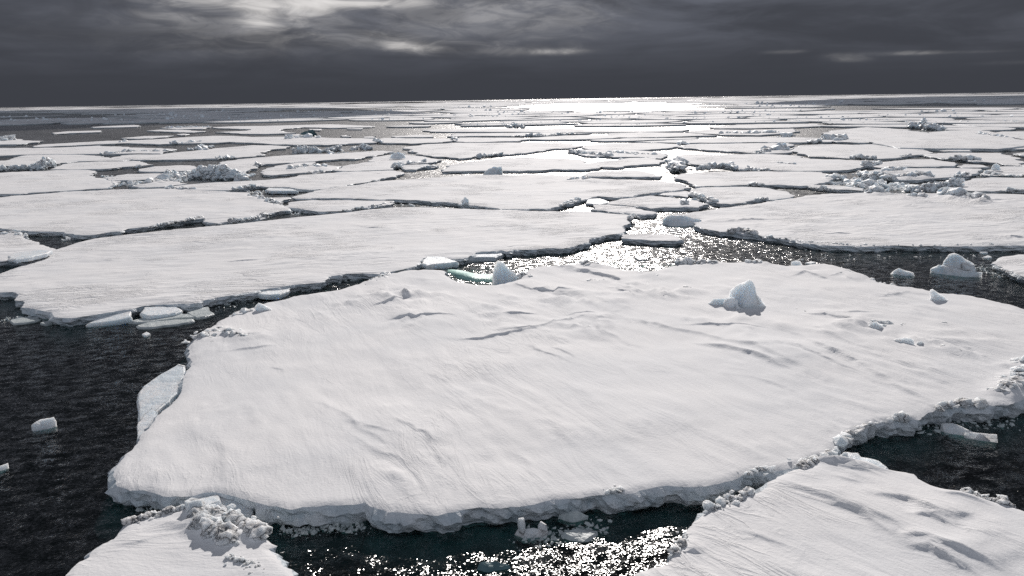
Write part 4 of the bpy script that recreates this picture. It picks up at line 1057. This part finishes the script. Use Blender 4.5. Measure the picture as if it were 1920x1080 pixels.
piece('snowball-like lump at the brink of the great oval plateau', (872, 384), [(-0.5, 0, -0.1), (-0.45, 0, 0.5), (0, 0, 0.85), (0.4, 0, 0.55), (0.5, 0, -0.1), (0, -0.45, 0.1), (0, 0.5, 0.2)], 7, 0.7, M_RUBBLE, group=B, amp=0.06)
piece('big grey lump leaning on the near side of the oblong slab floe', (926, 327), [(-2.0, 0, -0.3), (-1.2, 0, 0.8), (0.2, 0, 1.35), (1.3, 0, 1.3), (1.5, 0, 0.2), (1.4, 0, -0.3), (0, -1.0, -0.2), (0, 1.0, 0.2)], 8, 0.1, M_RUBBLE, group=B, amp=0.14, freq=1.0)
piece('smooth grey boulder on the uneven floe by the lagoon', (745, 296), [(-1.8, 0, -0.1), (-1.3, 0, 0.8), (0.2, 0, 1.3), (1.5, 0, 0.9), (1.9, 0, -0.1), (0, -0.9, -0.1), (0, 1.0, 0.2)], 9, 0.7, M_RUBBLE, group=B, amp=0.08, freq=0.7, smooth_n=3)
piece('bluish boulder on the brashy floe at the picture rim', (1866, 319), [(-0.9, 0, -0.1), (-0.8, 0, 1.0), (0.1, 0, 1.7), (0.9, 0, 1.1), (1.2, 0, -0.1), (0, -0.8, -0.1), (0, 1.0, 0.2)], 10, 0.7, M_BLUE, group=B, amp=0.12, scale=0.6)
piece('rounded grey snout of ice at the tip of the drifted headland floe', (1283, 423), [(-2.1, 0.3, -0.3), (-2.0, 0.3, 0.55), (-1.5, 0.2, 1.0), (-0.4, 0.2, 1.0), (1.4, 0.3, 0.6), (2.2, 0.6, 0.3), (2.0, 0.2, -0.3), (-0.5, -0.8, -0.3), (-1.4, -0.7, -0.2), (0, 1.8, 0.3)], 11, 0.0, M_BLUE, group=B, amp=0.14, freq=1.0)
piece('dark green block afloat by the short floe of the open lead', (578, 255), [(-2.8, 0, -0.5), (-2.6, 0, 1.3), (0, 0, 1.9), (1.8, 0, 2.4), (3.0, 0, 0.9), (3.2, 0, -0.5), (0, -1.5, -0.3), (0, 1.8, 0.4)], 12, 0.0, M_DARKTEAL, group='blocks adrift in open water', amp=0.2, freq=0.6)
piece('small snow lump at the tip of the huge floe by the slab channel', (490, 583), [(-0.38, 0, -0.1), (-0.42, 0, 0.35), (-0.15, 0, 0.62), (0.15, 0, 0.52), (0.35, 0, 0.3), (0.75, 0, 0.1), (0.6, 0, -0.1), (0, -0.35, -0.1), (0, 0.4, 0.1)], 13, 0.72, M_RUBBLE, group=B, amp=0.06, scale=0.75)
piece('rounded snow lump at the corner of the huge floe by the slab channel', (448, 598), [(-0.6, 0, -0.3), (-0.5, 0, 0.25), (0.2, 0, 0.38), (0.65, 0, 0.2), (0.7, 0, -0.3), (0, -0.5, -0.3), (0, 0.5, 0.0)], 14, 0.5, M_RUBBLE, group=B, amp=0.06)
piece('thumb-shaped ice stub on the seaward rim of the huge floe', (1490, 500), [(-0.35, 0, -0.1), (-0.32, 0, 0.4), (0.1, 0, 0.6), (0.5, 0, 0.5), (0.7, 0, 0.1), (0.6, 0, -0.1), (0, -0.3, 0), (0, 0.4, 0)], 15, 0.6, M_BLUE, group=B, amp=0.05, scale=0.75)
piece('pair of snow-capped boulders on the tail of the rubble in the huge floe', (1695, 646), [(-0.75, 0, -0.1), (-0.5, 0.1, 0.25), (0.1, 0, 0.45), (0.5, 0, 0.35), (0.55, 0, -0.1), (0, -0.35, -0.1), (0, 0.4, 0)], 16, 0.78, M_RUBBLE, group=B, amp=0.08,
      extra=[[(0.62, 0, -0.1), (0.65, 0, 0.22), (0.85, 0, 0.3), (1.05, 0, 0.18), (1.15, 0, -0.1), (0.85, -0.25, -0.1), (0.85, 0.25, -0.1)]], scale=0.8)
piece('grey hummock with a sharp crest above the pair of boulders', (1640, 618), [(-0.4, 0, -0.1), (-0.2, 0, 0.3), (0.05, 0, 0.45), (0.3, 0, 0.25), (0.5, 0, -0.1), (0, -0.4, -0.1), (0, 0.4, -0.1)], 17, 0.8, M_RUBBLE, group=B, amp=0.08)

W_ = 'blocks adrift in open water'
piece('small white berg with a stepped peak, adrift beside the floe at the rim', (1792, 515), [(-0.95, 0.5, -0.2), (-0.85, 0.6, 0.75), (-0.55, 0.55, 1.25), (-0.25, 0.55, 1.42), (0.0, 0.6, 1.3), (0.35, 0.6, 1.0), (1.05, 0.6, 0.72), (1.15, 0.3, 0.2), (0.4, -0.1, 0.15), (-0.6, 0.0, 0.2), (0.2, 1.5, -0.1)], 21, 0.0, M_RUBBLE, 'small_berg', 'ice berg', W_, amp=0.07, freq=1.6,
      extra=[[(-1.6, 0.0, -0.25), (-1.55, 0.1, 0.22), (-1.1, 0.3, 0.5), (-0.5, 0.0, 0.45), (0.5, -0.3, 0.3), (1.5, -0.2, 0.34), (1.6, -0.2, -0.25), (0.3, -0.7, -0.25), (-0.9, -0.45, -0.25), (0.0, 0.6, 0.2)], [(0.1, 0.2, 0.2), (0.3, 0.3, 0.85), (1.0, 0.35, 0.75), (1.2, 0.2, 0.3), (0.7, -0.2, 0.25), (0.8, 0.7, 0.2)]])
piece('low white growler alone in the strait, nearest the small berg', (1690, 516), [(-0.75, 0, -0.2), (-0.6, 0.1, 0.2), (-0.2, 0.1, 0.42), (0.5, 0, 0.34), (0.75, 0, 0.2), (0.8, 0, -0.2), (0, -0.3, -0.2), (0, 0.5, 0)], 22, 0.0, M_RUBBLE, 'growler', 'ice chunk', W_, amp=0.08)
piece('squarish white growler alone on the dark water', (86, 804), [(-0.42, 0, -0.15), (-0.40, 0.1, 0.18), (-0.1, 0.25, 0.32), (0.32, 0.2, 0.34), (0.42, 0.05, 0.2), (0.4, -0.05, -0.15), (0, -0.2, -0.15), (-0.2, 0.45, 0.1), (0.3, 0.4, 0.1)], 23, 0.0, M_RUBBLE, 'growler', 'ice chunk', W_, amp=0.06)
piece('pale ice scrap cut by the picture rim on the dark water', (3, 882), [(-0.3, 0, -0.1), (-0.1, 0.1, 0.12), (0.22, 0.05, 0.2), (0.25, 0, -0.1), (0, -0.12, -0.1), (0, 0.25, 0.0)], 24, 0.0, M_RUBBLE, 'growler', 'ice chunk', W_, amp=0.04)
piece('drifting log-shaped ice piece with a crumbled tail in the dark pool', (1818, 822), [(-0.2, -0.12, -0.2), (-0.15, 0.1, 0.16), (0.3, 0.1, 0.22), (0.8, 0.2, 0.24), (0.86, 0.05, 0.02), (0.8, -0.05, -0.2), (0.2, -0.22, -0.2)], 25, 0.0, M_RUBBLE, 'growler', 'ice chunk', W_, amp=0.04,
      extra=[[(-1.0, 0.2, -0.2), (-0.95, 0.3, 0.25), (-0.6, 0.4, 0.32), (-0.1, 0.3, 0.15), (0.3, 0.3, 0.1), (-0.2, 0.0, -0.2), (-0.7, 0.05, -0.1), (-0.4, 0.7, -0.2)]])
piece('swan-shaped white ice piece among the sun glitter', (985, 1004), [(-0.16, 0.0, -0.1), (-0.19, 0.05, 0.3), (-0.16, 0.06, 0.47), (-0.06, 0.06, 0.5), (0.0, 0.05, 0.3), (0.05, 0, -0.1), (-0.05, -0.12, -0.1), (-0.05, 0.2, 0.0)], 26, 0.0, M_RUBBLE, 'growler', 'ice chunk', W_, amp=0.04,
      extra=[[(-0.35, 0, -0.1), (-0.2, 0.1, 0.15), (0.2, 0.05, 0.2), (0.62, 0.0, 0.12), (0.6, -0.1, -0.1), (0.0, -0.25, -0.1), (0.1, 0.35, -0.05)], [(0.35, 0, -0.1), (0.36, 0.1, 0.25), (0.45, 0.1, 0.38), (0.62, 0.08, 0.3), (0.66, 0, -0.1), (0.5, -0.1, -0.1), (0.5, 0.25, 0)]])
piece('melting wet ice piece in the brightest sun glitter', (1085, 1010), [(-0.5, 0, -0.1), (-0.4, 0.1, 0.1), (0.0, 0.3, 0.16), (0.55, 0.3, 0.1), (0.6, 0.1, -0.1), (0.1, -0.25, 0.05), (-0.2, -0.25, -0.1), (0.2, 0.6, -0.05)], 27, 0.0, M_SLUSH, 'growler', 'ice chunk', W_, amp=0.06)
piece('dark wet ice piece at the bottom edge of the glitter', (925, 1068), [(-0.45, 0, -0.1), (-0.3, 0.1, 0.12), (0.1, 0.15, 0.14), (0.4, 0.1, 0.05), (0.45, 0, -0.1), (0, -0.2, -0.1), (0, 0.35, -0.05)], 28, 0.0, M_DARKTEAL, 'growler', 'ice chunk', W_, amp=0.05)
piece('crumbly grey chunk lying against the wall of the huge floe above the swan-shaped piece', (1065, 975), [(-0.4, 0, -0.1), (-0.3, 0.1, 0.15), (0.3, 0.15, 0.22), (0.6, 0.1, 0.1), (0.6, 0, -0.1), (0, -0.2, -0.1), (0, 0.3, -0.05)], 29, 0.0, M_SLUSH, 'growler', 'ice chunk', W_, amp=0.06)

slab('steep white plate leaning on the flank of the huge floe, the larger of two', [(255, 747), (258, 735), (267, 724), (300, 706), (336, 690), (348, 693), (342, 718), (340, 732), (317, 750), (290, 767), (258, 783)], 0.46, (345, 715), 0.10, 0.5, M_RUBBLE)
slab('narrow white plate leaning on the flank of the huge floe, below the larger plate', [(258, 794), (272, 780), (286, 770), (296, 776), (280, 802), (268, 822), (260, 826)], 0.40, (295, 780), 0.10, 0.4, M_RUBBLE)
slab('lens-shaped plate slipped down below the rim of the long smooth floe', [(160, 604), (190, 592), (220, 583), (247, 580), (248, 596), (220, 600), (190, 602)], 0.30, (247, 585), 0.10, 0.3, M_RUBBLE)
slab('broad plate tilted under the rim of the long smooth floe', [(262, 588), (270, 578), (300, 576), (327, 574), (342, 580), (330, 585), (300, 590), (275, 592)], 0.35, (270, 576), 0.06, 0.3, M_RUBBLE)
slab('thin wet pancake of ice awash beside the tilted plates, the outermost', [(255, 611), (275, 604), (330, 599), (362, 598), (365, 602), (335, 608), (285, 614), (260, 614)], 0.10, None, 0, 0.2, M_SLUSH)
slab('thin wet pancake of ice awash beside the tilted plates, with a pointed end', [(240, 603), (262, 597), (300, 592), (340, 588), (365, 590), (372, 594), (330, 597), (290, 602), (255, 605)], 0.12, None, 0, 0.2, M_SLUSH)
slab('thin five-sided plate of ice awash at the end of the pancakes', [(350, 586), (372, 576), (390, 574), (403, 588), (385, 594), (368, 596)], 0.14, None, 0, 0.2, M_SLUSH)
slab('flat plate calved from the long smooth floe, over the green channel', [(473, 549), (495, 544), (520, 540), (543, 540), (540, 545), (525, 551), (505, 553), (490, 553)], 0.35, (480, 547), 0.04, 0.3, M_RUBBLE)
slab('half-sunk plate jutting from the long smooth floe into the glitter', [(836, 484), (850, 478), (880, 474), (930, 472), (945, 474), (930, 481), (895, 482), (860, 486)], 0.35, (860, 476), 0.04, 0.4, M_EDGE)
slab('tilted plate with a shadowed hollow, at the pinch between the two largest floes', [(790, 494), (800, 483), (820, 482), (850, 486), (860, 490), (830, 493), (800, 497)], 0.45, (805, 482), 0.05, 0.4, M_RUBBLE)
slab('tilted plate lying on the floe beside the triangular pool', [(14, 487), (22, 474), (45, 470), (75, 467), (98, 470), (88, 476), (60, 484), (30, 489)], 0.95, (30, 472), -0.05, 0.3, M_RUBBLE)
slab('grey plate lodged under the tapering floe', [(497, 356), (503, 352), (545, 354), (560, 358), (540, 358), (510, 358)], 0.5, None, 0, 0.4, M_RUBBLE)
slab('grey shelf plate stuck to the near side of the oval plateau', [(1098, 381), (1104, 373), (1125, 372), (1142, 380), (1125, 383)], 0.35, None, 0, 0.3, M_EDGE)
slab('thick block fallen from the wall of the small near floe into the dark gap', [(348, 928), (362, 922), (388, 921), (410, 928), (415, 945), (395, 952), (365, 948), (345, 940)], 0.55, (360, 925), -0.12, 0.55, M_RUBBLE)
slab('thick smooth block slumped at the wall of the huge floe, with a rounded end', [(395, 930), (425, 928), (450, 938), (474, 952), (468, 960), (440, 963), (415, 955), (400, 945)], 0.45, (405, 932), 0.10, 0.5, M_RUBBLE)
for i, (lab, pts) in enumerate([
    ('pale ice scrap awash off the point of the long smooth floe', [(18, 600), (40, 596), (72, 595), (75, 600), (50, 605), (25, 607)]),
    ('second pale ice scrap awash off the point, nearer to the lens-shaped plate', [(75, 606), (95, 600), (98, 606), (85, 609)]),
    ('tiny ice scrap on the dark water below the pancakes', [(266, 627), (274, 622), (282, 626), (274, 630)]),
    ('flat ice scrap by the straight waterline of the headland floe', [(1632, 469), (1645, 467), (1657, 469), (1645, 471)]),
    ('flat ice scrap beside the small berg on the side of the headland floe', [(1843, 482), (1852, 479), (1860, 482), (1850, 484)]),
    ('grey ice scrap in the strait before the huge floe stub', [(1510, 493), (1520, 490), (1530, 492), (1520, 495)]),
    ('low grey ice scrap in the glittering strait above the green bay', [(1190, 482), (1205, 480), (1212, 486), (1198, 488)]),
    ('thin ice scrap at the rim of the strait, drifting off the headland waterline', [(1835, 471), (1850, 471), (1852, 474), (1838, 474)])]):
    slab(lab, pts, 0.10, None, 0, 0.15, M_SLUSH if i in (0, 1, 6) else M_RUBBLE, 'ice_scrap', 'ice scrap', 'scraps of ice on the water')


def brash(label, line, width, size, count, seed, mat=M_SLUSH):
    """a patch of brash ice too fine to count"""
    ln = np.array([P(u, v, 0) for u, v in line])
    c = ln.mean(0)
    r = np.random.default_rng(seed)
    spots = []
    for _ in range(count):
        i = r.integers(len(ln) - 1)
        p = ln[i] + r.uniform() * (ln[i + 1] - ln[i]) + r.normal(0, width / 2, 2)
        spots.append((*(p - c), -0.05 * size, size * min(1.8, np.exp(r.normal(-0.5, 0.6)))))
    v, f = pile(spots, r, 0.95, lo=True)
    o = mesh_obj('brash_ice', v, f, mat, loc=(c[0], c[1], 0), smooth=False)
    return tag(o, label, 'brash ice', None, 'stuff')


brash('fine brash ice along the wall of the huge floe beside the sun glitter', [(535, 998), (600, 990), (680, 992)], 0.30, 0.09, 260, 31)
brash('fine brash ice around the melting pieces in the sun glitter', [(990, 1015), (1060, 1005), (1130, 985)], 0.5, 0.10, 160, 32)
brash('fine brash ice around the log-shaped piece', [(1730, 808), (1780, 800), (1840, 790), (1920, 800)], 0.7, 0.09, 160, 33)
brash('field of brash ice between the ridged floe and the teal rampart', [(1595, 345), (1640, 350), (1690, 352)], 3.0, 0.7, 320, 34, M_RUBBLE)
brash('brash ice by the small berg and the floe at the rim', [(1830, 500), (1855, 510), (1900, 520)], 0.8, 0.12, 160, 35)
brash('brash ice along the triangular pool', [(125, 450), (150, 446), (175, 444)], 0.5, 0.28, 90, 36, M_RUBBLE)
brash('brash ice off the point of the long smooth floe', [(10, 602), (60, 595), (95, 590)], 0.8, 0.13, 150, 37)
for i, (lab, ln, w, s, n) in enumerate([
    ('brash ice in the lane between the jagged floe and the oval plateau', [(500, 400), (560, 400), (640, 396), (735, 386)], 1.2, 0.30, 90), ('brash ice under the brink of the oval plateau', [(745, 384), (860, 392), (1000, 396)], 0.8, 0.25, 70),
    ('brash ice in the pool below the blue ridge', [(450, 360), (490, 362), (540, 360)], 1.4, 0.35, 60), ('brash ice at the mouth of the glittering strait', [(1240, 372), (1300, 378), (1350, 386), (1400, 384)], 1.2, 0.3, 110),
    ('brash ice around the pancake-like floe', [(1296, 368), (1330, 380), (1360, 386)], 0.9, 0.3, 70), ('brash ice in the lagoon', [(600, 292), (680, 286), (760, 290)], 3.5, 0.6, 60),
    ('brash ice at the bend of the glitter lane', [(1050, 285), (1110, 296), (1250, 305), (1268, 322)], 2.5, 0.5, 60), ('brash ice in the pool beside the slab floe', [(1560, 340), (1600, 336), (1640, 342)], 2.0, 0.5, 80),
    ('brash ice in the dark gap near the bluish boulder', [(1800, 322), (1840, 332), (1900, 334)], 1.5, 0.45, 90), ('brash ice along the dark pool before the blue ridge', [(190, 330), (230, 340), (260, 345)], 1.6, 0.45, 70),
    ('brash ice in the strait off the headland waterline', [(1480, 480), (1600, 485), (1720, 478), (1850, 476)], 2.2, 0.10, 60)]):
    brash(lab, ln, w, s, n, 60 + i, M_RUBBLE)
brash('brash ice in the gap between the two nearest floes', [(270, 955), (330, 945), (420, 962), (480, 985)], 0.3, 0.1, 100, 38)
brash('brash ice in the green channel between the two largest floes', [(410, 578), (480, 560), (560, 545), (640, 528), (700, 517)], 0.7, 0.13, 170, 39)
brash('brash ice where the drift-streaked floe meets the huge floe', [(1320, 950), (1380, 920), (1430, 900)], 0.2, 0.07, 80, 40)

# ------------------------------------------------------------------ far floes, packed cell by cell up to the horizon
WATER = [np.array(p, float) for p in (
    [(-200, 240), (120, 234), (300, 231), (420, 228), (600, 225), (720, 221), (820, 224), (1000, 231), (1010, 238), (850, 242), (790, 245), (730, 256), (560, 256), (400, 260), (150, 268), (-200, 275)],
    [(1500, 195), (2100, 198), (2100, 206), (1640, 206), (1450, 206)],
    [(980, 190), (1330, 190), (1380, 205), (960, 205)],
    [(985, 231), (1240, 231), (1290, 234), (1100, 238), (1010, 238)],
    [(-200, 215), (220, 213), (300, 219), (130, 223), (-200, 223)],
    [(420, 208), (760, 198), (760, 204), (420, 214)])]


def clip_half(poly, m, nrm):
    out = []
    k = len(poly)
    dv = [(p - m) @ nrm for p in poly]
    for i in range(k):
        a, b, da, db = poly[i], poly[(i + 1) % k], dv[i], dv[(i + 1) % k]
        if da <= 0:
            out.append(a)
        if (da < 0 < db) or (db < 0 < da):
            out.append(a + (b - a) * da / (da - db))
    return out


def hor(u):
    return float(np.interp(u, HX, HY))


fr = np.random.default_rng(77)
S = []
# rows in log distance, columns in bearing; both jittered
ld = math.log(285)
while ld < math.log(5200):
    ncol = 15 if ld < math.log(1500) else 13
    off = fr.uniform(0, 1)
    for k in range(-1, ncol + 2):
        S.append(((k + off + fr.uniform(-0.42, 0.42)) / ncol * 2.0 - 1.0, ld + fr.uniform(-0.06, 0.06)))
    ld += 0.125 if ld < math.log(1500) else 0.16
S = np.array(S)
AX = np.array((0.70, 1.0 * 0.9))      # bearing half-width in radians, log distance scale
far_n = 0
far_rubble = 0
STREAKS = []
for i, sp in enumerate(S):
    q = S * np.array((4.2, 8.0))
    dd = np.hypot(*(q - q[i]).T)
    poly = [q[i] + np.array(t) for t in ((-3, -3), (3, -3), (3, 3), (-3, 3))]
    for j in np.argsort(dd)[1:22]:
        poly = clip_half(poly, (q[i] + q[j]) / 2, q[j] - q[i])
        if len(poly) < 3:
            break
    if len(poly) < 3:
        continue
    poly = np.array(poly)
    cc = poly.mean(0)
    poly = cc + (poly - cc) * fr.uniform(0.80, 0.97)
    # round the corners off a little
    nxt, prv = np.roll(poly, -1, 0), np.roll(poly, 1, 0)
    poly = np.stack([poly * 0.72 + prv * 0.28, poly * 0.72 + nxt * 0.28], 1).reshape(-1, 2)
    bear, ldis = poly[:, 0] / 4.2 * 0.72, poly[:, 1] / 8.0
    wx, wy = np.exp(ldis) * np.sin(bear), np.exp(ldis) * np.cos(bear)
    pts = np.column_stack([wx, wy])
    ctr = pts.mean(0)
    # where the middle of the cell shows in the photograph
    loc = RM.transposed() @ Vector((ctr[0], ctr[1], 0.8 - CAM_H))
    u = 960 - FPX * loc.x / loc.z
    v = 540 + FPX * loc.y / loc.z
    hl = HOR0 + (HOR1 - HOR0) * u / 1920
    vv = v + (hor(u) - hl)
    if not (-120 < u < 2040):
        continue
    pt = np.array([[u, vv]])
    inw = any(inside_dist(pt, w)[0][0] for w in WATER)
    if inw and fr.random() > (0.07 if vv > 212 else 0.22):
        continue
    near = False
    for t in TR:
        ins, ds = inside_dist(pt, t)
        if ins[0] or ds[0] < 4:
            near = True
            break
    if near or vv > 262 - (12 if 0 < u < 800 else 0):
        continue
    if inw:
        pts = ctr + (pts - ctr) * fr.uniform(0.35, 0.6)
    dcen = np.hypot(*ctr)
    if dcen > 4300:
        STREAKS.append(pts)
        continue
    dim = dcen > 1200
    far_n += 1
    lab = 'thin white floe far out, one of the slivers packed under the horizon' if dim else 'pale flat floe in the far pack, beyond the open leads'
    o, c, rim = make_floe(lab, pts, 0.75 + 0.3 * fr.random(), world_pts=True, single=True, s=float(dcen * 0.012), jag=0.07,
                          group='slivers of ice under the horizon' if dim else 'flat floes of the far pack')
    if dcen < 1500 and fr.random() < 0.55 and not inw:
        e = rim[fr.integers(len(rim))]
        r2 = np.random.default_rng(i)
        ext = np.ptp(rim[:, 0]) * 0.35
        spots = []
        for _ in range(16):
            sz = dcen * 0.0011 * np.exp(r2.normal(-0.2, 0.5))
            off2 = np.array((r2.normal(0, ext), r2.normal(0, dcen * 0.004)))
            pp = ctr + off2 * 0.6 + (rim[np.argmin(rim[:, 1])] - ctr) * r2.uniform(0.0, 0.7)
            spots.append((*(pp - c), 0.9 + 0.3 * sz, sz))
        v_, f_ = pile(spots, r2, 0.6, lo=True)
        tag(mesh_obj('ice_rubble', v_, f_, M_RUBBLE, o, smooth=False), kind='stuff')
        far_rubble += 1
# the ice that melts together at the very horizon
V, F = [], []
def add_plate(pts, h):
    n0, k = len(V), len(pts)
    V.extend([(*p, h) for p in pts] + [(*p, -0.3) for p in pts])
    F.append([n0 + q for q in range(k)])
    F.extend([[n0 + q, n0 + q + k, n0 + (q + 1) % k + k, n0 + (q + 1) % k] for q in range(k)])
for pts in STREAKS:
    if area2(pts) < 0:
        pts = pts[::-1]
    add_plate(pts, 1.0)
for _ in range(420):
    dcen = math.exp(fr.uniform(math.log(4400), math.log(26000)))
    b0 = fr.uniform(-0.72, 0.72)
    wb, wd = fr.uniform(0.015, 0.07), fr.uniform(0.03, 0.12)
    a = np.sort(fr.uniform(0, 2 * math.pi, 11))
    rr = fr.uniform(0.7, 1.1, 11)
    bb, dd_ = b0 + wb * np.cos(a) * rr, dcen * (1 + wd * np.sin(a) * rr)
    add_plate(np.column_stack([dd_ * np.sin(bb), dd_ * np.cos(bb)]), 1.2)
hz = mesh_obj('distant_pack_ice', V, F, M_SNOW_B, smooth=False)
tag(hz, 'thin line of pack ice melting together at the horizon', 'pack ice', None, 'stuff')
CLOUD_BASE = 900.0
OFFS = np.array((math.sin(SUN_AZ), math.cos(SUN_AZ))) * CLOUD_BASE / math.tan(SUN_EL)
mc, gq = material('storm_cloud')
pb_ = gq.new('ShaderNodeBsdfDiffuse')
gq.put(pb_.inputs['Color'], gq.mix(gq.noise(gq.new('ShaderNodeTexCoord').outputs['Object'], 0.004, 5.0), (0.35, 0.36, 0.38), (0.62, 0.63, 0.65)))
finish(gq, pb_.outputs[0])
for k, (poly_px, lab) in enumerate([
        ([(-500, 213), (-500, 244), (0, 240), (120, 237), (300, 232), (420, 230), (560, 223), (700, 217), (820, 213), (720, 206), (600, 202), (480, 203), (300, 205.5), (100, 209)], 'dark stratus bank whose shadow dims the pack ice beyond the open lead'),
        ([(1400, 195), (1470, 190), (1560, 186), (1700, 183.5), (2300, 182), (2300, 198), (1900, 198), (1680, 196), (1500, 197)], 'dark stratus bank whose shadow dims the far pack on the other flank of the glitter')]):
    w = np.array([P(u, v, 0) for u, v in poly_px]) + OFFS
    if area2(w) < 0:
        w = w[::-1]
    c = w.mean(0)
    rr_ = np.random.default_rng(90 + k)
    rim = rough_outline(w, 45.0, 0.10, rr_)
    lo, hi = rim.min(0), rim.max(0)
    gx, gy = np.meshgrid(np.arange(lo[0], hi[0], 90.0), np.arange(lo[1], hi[1], 90.0))
    gp = np.column_stack([gx.ravel(), gy.ravel()]) + rr_.uniform(-25, 25, (gx.size, 2))
    ins, ds = inside_dist(gp, rim)
    gp, ds = gp[ins & (ds > 35)], ds[ins & (ds > 35)]
    al = np.concatenate([rim, gp])
    da_ = np.concatenate([np.zeros(len(rim)), ds])
    tri = delaunay_2d_cdt([Vector(p) for p in al], [(i, (i + 1) % len(rim)) for i in range(len(rim))], [], 1, 1e-6)
    v2 = np.array([p[:] for p in tri[0]])
    dz_ = da_[np.array([t[0] if len(t) else 0 for t in tri[3]])]
    top = np.minimum(220, 9.0 * np.sqrt(dz_ * 3)) * (1 + 0.5 * fbm(v2[:, 0] / 260, v2[:, 1] / 260, 4, 7))
    bot = -np.minimum(40, 3.0 * np.sqrt(dz_)) * (1 + 0.6 * fbm(v2[:, 0] / 200, v2[:, 1] / 200, 3, 8))
    nn_ = len(v2)
    V = np.concatenate([np.column_stack([v2 - c, top]), np.column_stack([v2 - c, bot])])
    F = [list(t) for t in tri[2]]
    cl_ = mesh_obj('storm_cloud', V, F + [[q + nn_ for q in t[::-1]] for t in F], mc, loc=(c[0], c[1], CLOUD_BASE))
    tag(cl_, lab, None, None, 'structure')
print('far floes', far_n, 'with rubble', far_rubble, 'objects', len(bpy.data.objects))
